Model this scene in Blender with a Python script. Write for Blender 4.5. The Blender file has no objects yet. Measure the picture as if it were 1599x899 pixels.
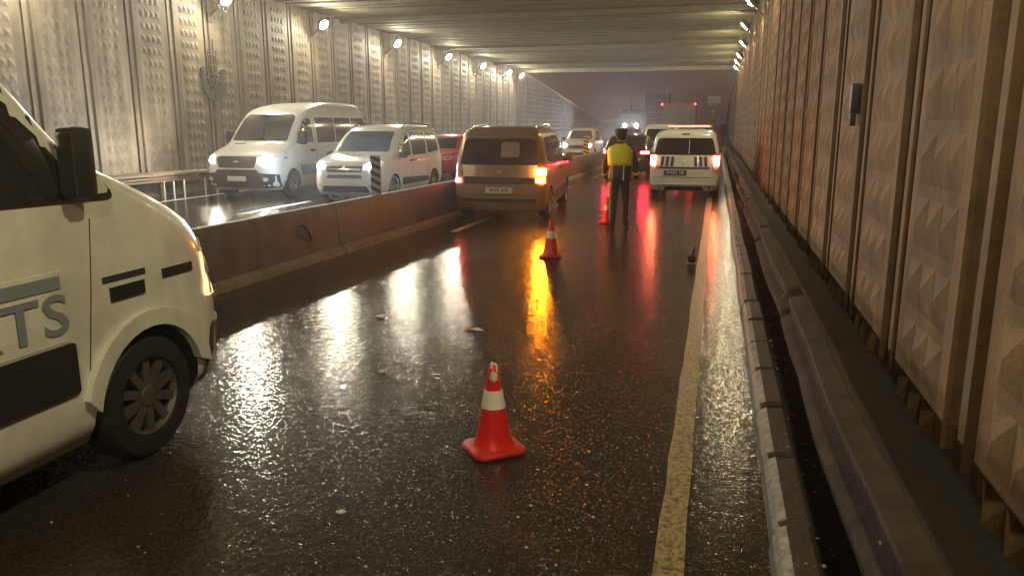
import bpy, bmesh, math, random
from mathutils import Vector, Matrix
random.seed(7)
R = math.radians
S = bpy.context.scene
C = S.collection
# ------------------------------------------------------------------ camera
cam = bpy.data.objects.new('camera', bpy.data.cameras.new('camera'))
C.objects.link(cam)
cam.location = (0, 0, 1.8)
cam.rotation_euler = (R(90 - 11.883), 0, R(14.647))
cam.data.sensor_width = 36
cam.data.lens = 1200 / 1599 * 36
cam.data.clip_end = 2000
cam.data.clip_start = .05
S.camera = cam
# ------------------------------------------------------------------ night sky and exposure
w = bpy.data.worlds.new('World'); S.world = w; w.use_nodes = True
nt = w.node_tree
bg = nt.nodes['Background']; bg.inputs[1].default_value = .05
sky = nt.nodes.new('ShaderNodeTexSky'); sky.sky_type = 'NISHITA'; sky.sun_disc = False
sky.sun_elevation = R(-6); sky.sun_rotation = R(200)
nt.links.new(sky.outputs[0], bg.inputs[0])
glow = nt.nodes.new('ShaderNodeBackground'); glow.inputs[0].default_value = (.085, .040, .038, 1); glow.inputs[1].default_value = .6
ad = nt.nodes.new('ShaderNodeAddShader')
nt.links.new(bg.outputs[0], ad.inputs[0]); nt.links.new(glow.outputs[0], ad.inputs[1])
nt.links.new(ad.outputs[0], nt.nodes['World Output'].inputs[0])
S.view_settings.view_transform = 'Standard'; S.view_settings.look = 'None'
S.view_settings.exposure = 0.15; S.view_settings.gamma = 1
cy = S.cycles
S.render.engine = 'CYCLES'
cy.use_denoising = True; cy.max_bounces = 6; cy.diffuse_bounces = 4; cy.glossy_bounces = 4; cy.transmission_bounces = 4
cy.volume_bounces = 0; cy.sample_clamp_indirect = 4; cy.sample_clamp_direct = 0
cy.caustics_reflective = False; cy.caustics_refractive = False
cy.use_adaptive_sampling = False
LAMP_L, LAMP_R = 900, 480      # strength of the wall lamps of the two sides

# ------------------------------------------------------------------ materials
M = {}
def mat(name, col, rough=.5, metal=0, var=0, scale=4, bump=0, bscale=30, spec=.5, coat=0, streak=0, emit=None, es=0):
    m = bpy.data.materials.new(name); m.use_nodes = True; M[name] = m
    n, l = m.node_tree.nodes, m.node_tree.links
    p = n['Principled BSDF']
    p.inputs['Base Color'].default_value = (*col, 1); p.inputs['Roughness'].default_value = rough
    p.inputs['Metallic'].default_value = metal; p.inputs['Specular IOR Level'].default_value = spec
    p.inputs['Coat Weight'].default_value = coat; p.inputs['Coat Roughness'].default_value = .08
    tc = n.new('ShaderNodeTexCoord')
    geo = n.new('ShaderNodeNewGeometry')
    if var:
        mp = n.new('ShaderNodeMapping'); l.new(geo.outputs['Position'], mp.inputs[0])
        no = n.new('ShaderNodeTexNoise'); no.inputs['Scale'].default_value = scale; no.inputs['Detail'].default_value = 8
        no.inputs['Roughness'].default_value = .65
        l.new(mp.outputs[0], no.inputs[0])
        r = n.new('ShaderNodeValToRGB')
        r.color_ramp.elements[0].position = .3; r.color_ramp.elements[1].position = .72
        r.color_ramp.elements[0].color = (*[c * (1 - var) for c in col], 1)
        r.color_ramp.elements[1].color = (*[min(1, c * (1 + var * .5)) for c in col], 1)
        l.new(no.outputs[0], r.inputs[0])
        out = r.outputs[0]
        if streak:
            mp2 = n.new('ShaderNodeMapping'); mp2.inputs['Scale'].default_value = (3, 3, .22)
            l.new(geo.outputs['Position'], mp2.inputs[0])
            n2 = n.new('ShaderNodeTexNoise'); n2.inputs['Scale'].default_value = 1.6; n2.inputs['Detail'].default_value = 6
            l.new(mp2.outputs[0], n2.inputs[0])
            r2 = n.new('ShaderNodeValToRGB'); r2.color_ramp.elements[0].position = .38; r2.color_ramp.elements[1].position = .62
            r2.color_ramp.elements[0].color = (1 - streak, 1 - streak, 1 - streak * 1.05, 1); r2.color_ramp.elements[1].color = (1, 1, 1, 1)
            l.new(n2.outputs[0], r2.inputs[0])
            mx = n.new('ShaderNodeMix'); mx.data_type = 'RGBA'; mx.blend_type = 'MULTIPLY'; mx.inputs[0].default_value = 1
            l.new(out, mx.inputs[6]); l.new(r2.outputs[0], mx.inputs[7]); out = mx.outputs[2]
        l.new(out, p.inputs['Base Color'])
    if bump:
        nb = n.new('ShaderNodeTexNoise'); nb.inputs['Scale'].default_value = bscale; nb.inputs['Detail'].default_value = 5
        l.new(geo.outputs['Position'], nb.inputs[0])
        b = n.new('ShaderNodeBump'); b.inputs['Strength'].default_value = bump; b.inputs['Distance'].default_value = .01
        l.new(nb.outputs[0], b.inputs['Height']); l.new(b.outputs[0], p.inputs['Normal'])
    if emit:
        p.inputs['Emission Color'].default_value = (*emit, 1); p.inputs['Emission Strength'].default_value = es
    return m
mat('concrete_right', (.285, .170, .068), .75, var=.42, scale=1.9, bump=.35, bscale=45, streak=.4)
mat('concrete_left', (.315, .262, .185), .6, var=.4, scale=1.6, bump=.3, bscale=40, streak=.45)
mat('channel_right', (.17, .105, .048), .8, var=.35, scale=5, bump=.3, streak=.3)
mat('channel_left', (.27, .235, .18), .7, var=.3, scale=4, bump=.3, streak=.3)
mat('rib', (.24, .15, .07), .75, var=.3, scale=5, bump=.3, streak=.3)
mat('ceiling', (.19, .18, .115), .8, var=.35, scale=1.2, bump=.25, bscale=25)
mat('ceiling_gap', (.10, .10, .07), .9)
mat('portal', (.5, .45, .36), .7, var=.3, scale=3, bump=.2)
mat('barrier', (.14, .122, .115), .55, var=.35, scale=3, bump=.3, bscale=40, streak=.25)
mat('barrier_foot_lit_top', (.34, .29, .2), .6, var=.4, scale=6, bump=.3)
mat('kerb', (.04, .03, .02), .5, var=.5, scale=14, bump=.8, bscale=60)
mat('kerb_paint', (.30, .31, .31), .45, var=.6, scale=18, bump=.6, bscale=70)
mat('verge', (.012, .009, .007), .7, var=.5, scale=9, bump=1, bscale=55)
mat('galvanised', (.046, .033, .021), .75, var=.6, scale=6, bump=.35, bscale=40, spec=.25)
mat('dirty_steel', (.16, .12, .085), .55, metal=.5, var=.4, scale=9, bump=.2)
mat('paint_white', (.74, .73, .69), .28, coat=.6, var=.10, scale=3)
mat('paint_van', (.72, .72, .66), .35, coat=.4, var=.22, scale=3, streak=.12)
mat('paint_silver_glare', (.36, .25, .15), .28, metal=.55, coat=.5)  # silver paint with brown orange glare mixed into its colour
mat('paint_dark', (.02, .02, .025), .22, coat=.7)
mat('paint_red', (.38, .02, .025), .25, coat=.6)
mat('paint_beige', (.52, .48, .42), .3, coat=.5)
mat('paint_truck', (.34, .05, .045), .4, coat=.3)
mat('glass', (.012, .016, .017), .06, spec=.9, coat=.5)
mat('glass_blue_sheen', (.03, .055, .075), .09, spec=.9, coat=.5)  # dark glass with a bluish grey reflection put into its colour
mat('pale_pane', (.30, .27, .27), .2)
mat('black_plastic', (.018, .018, .018), .5, bump=.1)
mat('grille', (.012, .012, .013), .4)
mat('rubber', (.014, .013, .013), .65, bump=.2)
mat('alloy', (.42, .41, .40), .32, metal=.85)
mat('steel_rim', (.16, .15, .14), .45, metal=.6, var=.3)
mat('chrome', (.7, .7, .7), .15, metal=1)
mat('plate', (.72, .70, .62), .4)
mat('plate_black', (.02, .02, .03), .4)
mat('ink', (.02, .02, .025), .5)
mat('ink_white', (.8, .8, .8), .5)
mat('lettering_blue', (.20, .235, .27), .5)
mat('police_blue', (.045, .03, .16), .35)
mat('badge', (.75, .75, .72), .2, metal=.8)
mat('gap', (.03, .03, .03), .7)
mat('lamp_housing', (.12, .12, .11), .5, metal=.4)
mat('lamp_left', (.9, .9, .9), .3, emit=(1, .90, .68), es=LAMP_L)
mat('lamp_right', (.9, .9, .8), .3, emit=(1, .85, .5), es=LAMP_R)
mat('head_warm', (.9, .9, .9), .2, emit=(1, .9, .72), es=1100)
mat('head_cool', (.9, .9, .9), .2, emit=(.60, .80, 1), es=1700)
mat('head_far', (.9, .9, .9), .2, emit=(.75, .86, 1), es=1800)
mat('head_dim', (.8, .6, .4), .2, emit=(1, .55, .26), es=1.6)
mat('head_off', (.55, .55, .55), .12, coat=.5)
mat('tail_lit', (.6, .02, .02), .2, emit=(1, .05, .045), es=26)
mat('tail_hot', (.8, .1, .05), .2, emit=(1, .16, .06), es=75)
mat('tail_dark_car', (.8, .05, .05), .2, emit=(1, .03, .06), es=85)
mat('tail_off', (.30, .018, .018), .15, coat=.6)
mat('amber_lit', (.9, .4, .05), .2, emit=(1, .27, .008), es=420)
mat('marker_red', (.8, .05, .05), .2, emit=(1, .03, .05), es=25)
mat('bar_lit', (.8, .5, .4), .3, emit=(1, .45, .3), es=1.1)
mat('cone_red', (.72, .018, .016), .38, var=.12, scale=25)
mat('cone_white', (.80, .76, .66), .45, var=.12, scale=30)
mat('cone_base', (.55, .025, .02), .5, var=.3, scale=18)
mat('tape', (.75, .73, .72), .4, var=.3, scale=90)
mat('hi_vis', (.88, .86, .03), .5)
mat('uniform', (.022, .02, .03), .6)
mat('skin', (.45, .27, .19), .5)
mat('hair', (.015, .012, .01), .6)
mat('reflective', (.72, .70, .66), .4)
mat('boot', (.012, .012, .012), .35)
mat('yellow_sign', (.85, .55, .03), .5)
mat('white_sign', (.9, .85, .78), .5)
mat('red_sign', (.55, .03, .02), .5)
mat('blue_sign', (.28, .22, .32), .5)
mat('stripe_dark', (.035, .045, .06), .45)
mat('stripe_light', (.33, .36, .40), .45)
mat('emblem', (.055, .068, .056), .6, var=.2, scale=8)
mat('emblem_warm', (.17, .13, .085), .6)
mat('litter_white', (.7, .68, .62), .5, var=.25, scale=60)
mat('litter_red', (.35, .03, .035), .4)
mat('pebble', (.42, .40, .36), .35, var=.4, scale=50)
mat('tarp', (.10, .075, .075), .7, var=.35, scale=3)
mat('box_grey', (.20, .19, .18), .6, var=.15, scale=2)
mat('ground_out', (.03, .026, .022), .8, var=.4, scale=1)
mat('rust_white', (.6, .55, .5), .5)

def road_material():
    m = bpy.data.materials.new('wet_asphalt'); m.use_nodes = True; M['wet_asphalt'] = m
    n, l = m.node_tree.nodes, m.node_tree.links; p = n['Principled BSDF']
    geo = n.new('ShaderNodeNewGeometry')
    def noise(sc, det=3, ro=.5, mp=None):
        t = n.new('ShaderNodeTexNoise'); t.inputs['Scale'].default_value = sc; t.inputs['Detail'].default_value = det; t.inputs['Roughness'].default_value = ro
        if mp:
            q = n.new('ShaderNodeMapping'); q.inputs['Scale'].default_value = mp; l.new(geo.outputs['Position'], q.inputs[0]); l.new(q.outputs[0], t.inputs[0])
        else: l.new(geo.outputs['Position'], t.inputs[0])
        return t.outputs[0]
    def ramp(src, a, b, ca, cb):
        r = n.new('ShaderNodeValToRGB'); r.color_ramp.elements[0].position = a; r.color_ramp.elements[1].position = b
        r.color_ramp.elements[0].color = (*ca, 1); r.color_ramp.elements[1].color = (*cb, 1); l.new(src, r.inputs[0]); return r.outputs[0]
    col = ramp(noise(70, 4, .7), .35, .75, (.012, .0105, .009), (.06, .052, .043))
    l.new(col, p.inputs['Base Color'])
    # worn wheel tracks hold a smoother film of water
    wet = ramp(noise(.9, 4, .55, (1.5, .16, 1)), .30, .72, (0, 0, 0), (1, 1, 1))
    mr = n.new('ShaderNodeMapRange'); mr.inputs[3].default_value = .08; mr.inputs[4].default_value = .13
    l.new(wet, mr.inputs[0]); l.new(mr.outputs[0], p.inputs['Roughness'])
    p.inputs['Specular IOR Level'].default_value = .5
    # stones that stand out of the film of water, each with its own height
    vo = n.new('ShaderNodeTexVoronoi'); vo.inputs['Scale'].default_value = 58; l.new(geo.outputs['Position'], vo.inputs[0])
    dome = n.new('ShaderNodeMapRange'); dome.interpolation_type = 'SMOOTHSTEP'
    dome.inputs[1].default_value = .05; dome.inputs[2].default_value = .55; dome.inputs[3].default_value = 1; dome.inputs[4].default_value = 0
    l.new(vo.outputs['Distance'], dome.inputs[0])
    sep = n.new('ShaderNodeSeparateColor'); l.new(vo.outputs['Color'], sep.inputs[0])
    pw = n.new('ShaderNodeMath'); pw.operation = 'POWER'; pw.inputs[1].default_value = 2.2; l.new(sep.outputs[0], pw.inputs[0])
    mu = n.new('ShaderNodeMath'); mu.operation = 'MULTIPLY'; l.new(dome.outputs[0], mu.inputs[0]); l.new(pw.outputs[0], mu.inputs[1])
    ms = n.new('ShaderNodeMapRange'); ms.inputs[3].default_value = .55; ms.inputs[4].default_value = 1
    l.new(wet, ms.inputs[0])
    b = n.new('ShaderNodeBump'); b.inputs['Distance'].default_value = .0085
    l.new(ms.outputs[0], b.inputs['Strength']); l.new(mu.outputs[0], b.inputs['Height'])
    b1 = n.new('ShaderNodeBump'); b1.inputs['Distance'].default_value = .010; b1.inputs['Strength'].default_value = .22
    l.new(noise(24, 3, .6), b1.inputs['Height']); l.new(b.outputs[0], b1.inputs['Normal'])
    b2 = n.new('ShaderNodeBump'); b2.inputs['Distance'].default_value = .02; b2.inputs['Strength'].default_value = .24
    l.new(noise(14, 3, .55), b2.inputs['Height']); l.new(b1.outputs[0], b2.inputs['Normal'])
    l.new(b2.outputs[0], p.inputs['Normal'])
    return m
road_material()

def paint_material(name, col, thr):
    m = bpy.data.materials.new(name); m.use_nodes = True; M[name] = m
    n, l = m.node_tree.nodes, m.node_tree.links; p = n['Principled BSDF']
    geo = n.new('ShaderNodeNewGeometry')
    t = n.new('ShaderNodeTexNoise'); t.inputs['Scale'].default_value = 34; t.inputs['Detail'].default_value = 6; t.inputs['Roughness'].default_value = .7
    l.new(geo.outputs['Position'], t.inputs[0])
    r = n.new('ShaderNodeValToRGB'); r.color_ramp.elements[0].position = thr - .1; r.color_ramp.elements[1].position = thr + .08
    r.color_ramp.elements[0].color = (.03, .026, .02, 1); r.color_ramp.elements[1].color = (*col, 1)
    l.new(t.outputs[0], r.inputs[0]); l.new(r.outputs[0], p.inputs['Base Color'])
    p.inputs['Roughness'].default_value = .32
    b = n.new('ShaderNodeBump'); b.inputs['Distance'].default_value = .006; b.inputs['Strength'].default_value = .6
    l.new(t.outputs[0], b.inputs['Height']); l.new(b.outputs[0], p.inputs['Normal'])
paint_material('line_yellow', (.34, .27, .105), .48)
paint_material('line_white', (.75, .72, .66), .42)

# ------------------------------------------------------------------ helpers
def link(name, me, m, parent=None):
    o = bpy.data.objects.new(name, me); C.objects.link(o)
    if m is not None and not me.materials: me.materials.append(M[m] if isinstance(m, str) else m)
    if parent: o.parent = parent
    return o
def obj(name, bm, m, parent=None, smooth=None):
    bmesh.ops.recalc_face_normals(bm, faces=bm.faces)
    me = bpy.data.meshes.new(name); bm.to_mesh(me); bm.free()
    if smooth:
        for f in me.polygons: f.use_smooth = True
        me.set_sharp_from_angle(angle=R(smooth))
    return link(name, me, m, parent)
def tag(o, label, cat=None, group=None, kind=None):
    if label: o['label'] = label
    if cat: o['category'] = cat
    if group: o['group'] = group
    if kind: o['kind'] = kind
    return o
def empty(name, loc=(0, 0, 0), rz=0):
    o = bpy.data.objects.new(name, None); C.objects.link(o); o.location = loc; o.rotation_euler = (0, 0, rz); o.empty_display_size = .2; return o
def bx(bm, x0, x1, y0, y1, z0, z1, rot=None, bevel=0):
    vs = [bm.verts.new((x, y, z)) for x in (x0, x1) for y in (y0, y1) for z in (z0, z1)]
    q = [(0, 1, 3, 2), (4, 6, 7, 5), (0, 4, 5, 1), (2, 3, 7, 6), (0, 2, 6, 4), (1, 5, 7, 3)]
    fs = [bm.faces.new([vs[i] for i in f]) for f in q]
    if bevel:
        es = list({e for f in fs for e in f.edges})
        bmesh.ops.bevel(bm, geom=es, offset=bevel, segments=2, affect='EDGES', profile=.6)
    return vs
def box(name, b, m, parent=None, bevel=0):
    bm = bmesh.new(); bx(bm, *b, bevel=bevel); return obj(name, bm, m, parent, 40 if bevel else None)
def tube(bm, pts, rad, seg=8, cap=True):
    pts = [Vector(p) for p in pts]; rings = []
    rs = rad if isinstance(rad, (list, tuple)) else [rad] * len(pts)
    for i, p in enumerate(pts):
        d = (pts[min(i + 1, len(pts) - 1)] - pts[max(i - 1, 0)]).normalized()
        a = d.orthogonal().normalized() if i == 0 else (a - d * a.dot(d)).normalized()
        b = d.cross(a)
        rings.append([bm.verts.new(p + (a * math.cos(2 * math.pi * k / seg) + b * math.sin(2 * math.pi * k / seg)) * rs[i]) for k in range(seg)])
    for r0, r1 in zip(rings, rings[1:]):
        for k in range(seg): bm.faces.new((r0[k], r0[(k + 1) % seg], r1[(k + 1) % seg], r1[k]))
    if cap: bm.faces.new(rings[0][::-1]); bm.faces.new(rings[-1])
def lathe(bm, prof, seg=32, axis='Z', loc=(0, 0, 0), cap=True):
    rings = []
    for r, h in prof:
        ring = []
        for k in range(seg):
            a = 2 * math.pi * k / seg
            c, s = r * math.cos(a), r * math.sin(a)
            v = (c, s, h) if axis == 'Z' else (h, c, s)
            ring.append(bm.verts.new(Vector(v) + Vector(loc)))
        rings.append(ring)
    for r0, r1 in zip(rings, rings[1:]):
        for k in range(seg): bm.faces.new((r0[k], r0[(k + 1) % seg], r1[(k + 1) % seg], r1[k]))
    if cap: bm.faces.new(rings[0][::-1]); bm.faces.new(rings[-1])
def fillet(poly, r, n=4):
    out = []
    L = len(poly)
    for i in range(L):
        p = Vector(poly[i]); a = Vector(poly[i - 1]); b = Vector(poly[(i + 1) % L])
        da, db = (a - p), (b - p)
        k = min(r, da.length * .45, db.length * .45)
        s, e = p + da.normalized() * k, p + db.normalized() * k
        for j in range(n + 1):
            t = j / n; out.append(tuple(s * (1 - t) ** 2 + p * 2 * t * (1 - t) + e * t * t))
    return out
def patch(name, poly, surf, m, parent, off=.006, depth=.02, grid=.12, rnd=0, label=None):
    """a plate that follows a curved surface surf(a, b), with an edge of its own"""
    if rnd: poly = fillet(poly, rnd)
    bm = bmesh.new()
    bm.faces.new([bm.verts.new((a, b, 0)) for a, b in poly])
    for ax in (0, 1):
        lo, hi = min(p[ax] for p in poly), max(p[ax] for p in poly)
        k = max(1, int((hi - lo) / grid))
        for i in range(1, k):
            no = (1, 0, 0) if ax == 0 else (0, 1, 0)
            co = [0, 0, 0]; co[ax] = lo + (hi - lo) * i / k
            bmesh.ops.bisect_plane(bm, geom=bm.verts[:] + bm.edges[:] + bm.faces[:], plane_co=co, plane_no=no)
    edges = [e for e in bm.edges if e.is_boundary]
    ret = bmesh.ops.extrude_edge_only(bm, edges=edges)
    low = {g for g in ret['geom'] if isinstance(g, bmesh.types.BMVert)}
    e = .01
    for v in bm.verts:
        a, b = v.co.x, v.co.y
        P = surf(a, b); n = (surf(a + e, b) - surf(a - e, b)).cross(surf(a, b + e) - surf(a, b - e))
        n = n.normalized() if n.length > 1e-9 else Vector((0, 0, 1))
        if n.dot(P - Vector((0, 0, .8))) < 0: n = -n
        v.co = P + n * (off - depth if v in low else off)
    o = obj(name, bm, m, parent, 35)
    if label: o['label'] = label
    return o
def text_mesh(body, size, depth=.003, extra=1.0):
    cu = bpy.data.curves.new('lettering', 'FONT'); cu.body = body; cu.size = size; cu.extrude = depth; cu.align_x = 'CENTER'; cu.align_y = 'CENTER'
    cu.space_character = extra; cu.resolution_u = 3; cu.offset = size * .012
    t = bpy.data.objects.new('lettering', cu); C.objects.link(t)
    me = bpy.data.meshes.new_from_object(t.evaluated_get(bpy.context.evaluated_depsgraph_get()))
    bpy.data.objects.remove(t); return me
def flatplate(name, poly, thick, m, parent, mtx):
    """polygon (a,b) extruded by thick along +c, placed by a matrix"""
    bm = bmesh.new()
    f = bm.faces.new([bm.verts.new((a, b, 0)) for a, b in poly])
    ret = bmesh.ops.extrude_face_region(bm, geom=[f])
    for g in ret['geom']:
        if isinstance(g, bmesh.types.BMVert): g.co.z += thick
    bmesh.ops.transform(bm, matrix=mtx, verts=bm.verts)
    return obj(name, bm, m, parent)
def plane_mtx(origin, right, up):
    r, u = Vector(right).normalized(), Vector(up).normalized(); c = r.cross(u)
    m = Matrix.Identity(4)
    for i in range(3): m[i][0], m[i][1], m[i][2], m[i][3] = r[i], u[i], c[i], origin[i]
    return m

# ------------------------------------------------------------------ setting
XW, XL, YP, ZC = 1.12, -14.0, 55.0, 5.85
def gz(y): return 0 if y < 58 else (min(y, 110) - 58) * .04
ys = [-40] + list(range(-20, 58, 6)) + list(range(58, 135, 4))
def strip(name, x0, x1, z, m, kind='structure', ys=ys, nx=1):
    bm = bmesh.new(); rows = []
    for y in ys: rows.append([bm.verts.new((x0 + (x1 - x0) * i / nx, y, gz(y) + z)) for i in range(nx + 1)])
    for a, b in zip(rows, rows[1:]):
        for i in range(nx): bm.faces.new((a[i], a[i + 1], b[i + 1], b[i]))
    o = obj(name, bm, m); o['kind'] = kind; return o
strip('ground', -190, 190, -.4, 'ground_out', ys=[-60, -40, 58, 84, 110, 140, 290])
strip('road', XL - .3, .40, 0, 'wet_asphalt')
bm = bmesh.new(); rows = []  # verge; bank at the wall added to block light passing under the rail
for i in range(0, 240):
    y = -14 + i * .3; y = y if y < 56 else 56 + (y - 56) * 30
    rows.append([bm.verts.new((x, y, gz(y) + z + (random.uniform(-.012, .012) if k else 0))) for k, (x, z) in enumerate(((.42, .03), (.50, .03), (.62, .05), (.76, .09), (.90, .17), (1.02, .25), (1.14, .29), (1.5, .3)))])
for a, b in zip(rows, rows[1:]):
    for i in range(7): bm.faces.new((a[i], a[i + 1], b[i + 1], b[i]))
obj('verge', bm, 'verge', None, 80)['kind'] = 'structure'
# painted lines
def line_mesh(name, x0, y0, x1, y1, wd, m, z=.004):
    bm = bmesh.new(); n = max(2, int(abs(y1 - y0) / .35)); rows = []
    for i in range(n + 1):
        t = i / n; x = x0 + (x1 - x0) * t; y = y0 + (y1 - y0) * t
        rows.append([bm.verts.new((x + s * wd / 2 + random.uniform(-.006, .006), y, gz(y) + z)) for s in (-1, 1)])
    for a, b in zip(rows, rows[1:]): bm.faces.new((a[0], a[1], b[1], b[0]))
    return tag(obj(name, bm, m), None, kind='structure')
line_mesh('edge_line', -.10, -4, -.10, 56, .125, 'line_yellow')
for k in range(6):
    y = 12.6 + k * 7.5
    line_mesh('lane_line', -5.05 + .012 * max(0, y) + .55, y, -5.05 + .012 * max(0, y) + .6, y + 3, .13, 'line_white')
for k in range(6): line_mesh('lane_line', -9.55, 6 + k * 8, -9.55, 9 + k * 8, .12, 'line_white')
line_mesh('edge_line', XL + 1.05, -2, XL + 1.05, 56, .12, 'line_white')

# kerb of single stones
kerb = empty('kerb'); tag(kerb, 'low concrete kerb with worn white painted face along the guardrail', 'kerb', kind='structure')
y = -1.2; kp = [0, 0]
while y < 56:
    L = .74 if y < 30 else 3.0
    bm = bmesh.new()
    dx, dz = random.uniform(-.008, .008), random.uniform(-.008, .006)
    prof = [(.31, -.05), (.325, .075), (.345, .115), (.38, .132), (.47, .135), (.49, .12), (.49, -.05)]
    rings = [[bm.verts.new((x + dx + (.008 if e else 0), yy, z + dz - (.012 if e and z > 0 else 0))) for x, z in prof]
             for e, yy in ((1, y + .006), (0, y + .035), (0, y + L * .5), (0, y + L - .035), (1, y + L - .006))]
    for a, b in zip(rings, rings[1:]):
        for i in range(len(prof) - 1): bm.faces.new((a[i], a[i + 1], b[i + 1], b[i]))
    bm.faces.new(rings[0]); bm.faces.new(rings[-1][::-1])
    o = obj('kerb_stone', bm, 'kerb', kerb); o.data.materials.append(M['kerb_paint'])
    for f in o.data.polygons:
        if f.center.x < .365 + dx and abs(f.normal.y) < .5: f.material_index = 1
    y += L

# ------------------------------------------------------------------ relief walls
def panel_mesh(width, rows, z0, sgn, m, rowp=.34, ph=.27, prot=.036, ncol=3, marg=.14, top=None, topfn=None, y0=0):
    """concrete panel with rows of cast pyramids; local x = out of the wall * sgn"""
    bm = bmesh.new()
    H = top
    def zt(y): return topfn(y0 + y) if topfn else H
    th = .06
    # slab
    a = [(-th, 0, 0), (0, .02, 0), (0, width - .02, 0), (-th, width, 0)]
    lo = [bm.verts.new((p[0], p[1], z0)) for p in a]; hi = [bm.verts.new((p[0], p[1], zt(p[1]))) for p in a]
    for i in range(3): bm.faces.new((lo[i], lo[i + 1], hi[i + 1], hi[i]))
    bm.faces.new(lo[::-1]); bm.faces.new(hi)
    m0, pw = width * marg, width * (1 - 2 * marg) / ncol
    for r in range(rows):
        zb = z0 + .10 + r * rowp
        if zb + ph + .06 > min(zt(0), zt(width)): break
        for c in range(ncol):
            yb = m0 + c * pw + .006; w_ = pw - .012
            q = [bm.verts.new((.001, yb, zb)), bm.verts.new((.001, yb + w_, zb)), bm.verts.new((.001, yb + w_, zb + ph)), bm.verts.new((.001, yb, zb + ph))]
            # slightly sunk edge then apex
            ap = bm.verts.new((prot * random.uniform(.9, 1.08), yb + w_ * .5, zb + ph * .5))
            for i in range(4): bm.faces.new((q[i], q[(i + 1) % 4], ap))
    for v in bm.verts: v.co.x *= sgn
    bmesh.ops.recalc_face_normals(bm, faces=bm.faces)
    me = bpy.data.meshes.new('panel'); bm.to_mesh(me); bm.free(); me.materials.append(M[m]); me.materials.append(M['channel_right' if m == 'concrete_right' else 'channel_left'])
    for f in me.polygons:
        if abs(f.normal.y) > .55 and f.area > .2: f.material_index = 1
    return me

def rib_mesh(gap, z0, top, sgn, m):
    bm = bmesh.new()
    c = gap / 2
    bx(bm, -.058, -.008, c - .055, c + .03, z0, top); bx(bm, -.058, -.028, c + .048, c + .075, z0, top)
    for v in bm.verts: v.co.x *= sgn
    bmesh.ops.recalc_face_normals(bm, faces=bm.faces)
    me = bpy.data.meshes.new('rib'); bm.to_mesh(me); bm.free(); me.materials.append(M[m]); return me

def wall(name, label, x, sgn, pitch, gap, phase, y_from, y_to, mp, mc, mr, z0, rib=True, rows=15, **kw):
    w_ = empty(name, (0, 0, 0)); tag(w_, label, 'wall')
    box('backing', (*sorted((x - sgn * .055, x - sgn * .5)), y_from, y_to, -.3, ZC + .3), mc, w_)
    box('plinth', (*sorted((x - sgn * .054, x - sgn * .03)), y_from, y_to, 0, z0 + .02), mc, w_)
    variants = [panel_mesh(pitch - gap, rows, z0, sgn, mp, top=ZC, **kw) for _ in range(4)]
    rm = rib_mesh(gap, z0, ZC, sgn, mr)
    k = math.floor((y_from - phase) / pitch); i = 0
    while phase + k * pitch < y_to - .5:
        yy = phase + k * pitch
        if yy + pitch - gap < y_to:
            o = link('panel', variants[i % 4], None, w_); o.location = (x + sgn * random.uniform(-.006, .006), yy, 0)
            if rib:
                o = link('rib', rm, None, w_); o.location = (x, yy + pitch - gap, 0)
        k += 1; i += 1
    return w_
wr = wall('tunnel_wall', 'brown concrete relief wall with pyramid panels behind the guardrail', XW, -1, 1.50, .42, 3.86 - 3.0, -13.5, YP, 'concrete_right', 'channel_right', 'rib', .03, prot=.036)
wl = wall('tunnel_wall', 'pale concrete relief wall lit by lamps beyond the oncoming traffic', XL, 1, 1.50, .26, 13.78, -13, YP, 'concrete_left', 'channel_left', 'concrete_left', .45, rows=20, prot=.026, marg=.20, rowp=.30, ph=.20, ncol=4)
# ramp walls beyond the portal
def ramp_top_l(y): return max(gz(y) + .5, ZC - .15 - (y - YP) * .082)
def ramp(name, label, x, sgn, mp, mc, topfn, y0, y1, pitch, gap, z0):
    e = empty(name); tag(e, label, 'wall')
    y = y0
    while y < y1 - .1:
        me = panel_mesh(pitch - gap, 18, z0, sgn, mp, topfn=topfn, y0=y, prot=.07)
        o = link('panel', me, None, e); o.location = (x, y, 0); y += pitch
    bm = bmesh.new(); n = 16; vs = []
    for i in range(n + 1):
        yy = y0 + (y1 - y0) * i / n
        vs.append([bm.verts.new((x + dx, yy, z)) for dx, z in ((-sgn * .05, -.3), (-sgn * .05, topfn(yy) - .04), (-sgn * .4, topfn(yy) - .04), (-sgn * .4, -.3))])
    for a, b in zip(vs, vs[1:]):
        for i in range(4): bm.faces.new((a[i], a[(i + 1) % 4], b[(i + 1) % 4], b[i]))
    bm.faces.new(vs[0]); bm.faces.new(vs[-1]); obj('backing', bm, mc, e)
    bm = bmesh.new(); vs = []
    for i in range(n + 1):
        yy = y0 + (y1 - y0) * i / n; t = topfn(yy)
        vs.append([bm.verts.new((x + dx, yy, t + z)) for dx, z in ((sgn * .1, .004), (sgn * .1, .16), (-sgn * .45, .16), (-sgn * .45, .004))])
    for a, b in zip(vs, vs[1:]):
        for i in range(4): bm.faces.new((a[i], a[(i + 1) % 4], b[(i + 1) % 4], b[i]))
    bm.faces.new(vs[0]); bm.faces.new(vs[-1]); obj('coping', bm, 'portal', e)
ramp('ramp_wall', 'studded retaining wall sloping down outside the tunnel mouth', XL, 1, 'concrete_left', 'channel_left', ramp_top_l, YP + .3, 125, 1.5, .12, .2)
ramp('ramp_wall', 'dark retaining wall outside the tunnel beside the sign post', XW, -1, 'concrete_right', 'channel_right', lambda y: max(gz(y) + 1, ZC - .1 - (y - YP) * .06), YP + .3, 110, 1.5, .3, .2)

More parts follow.
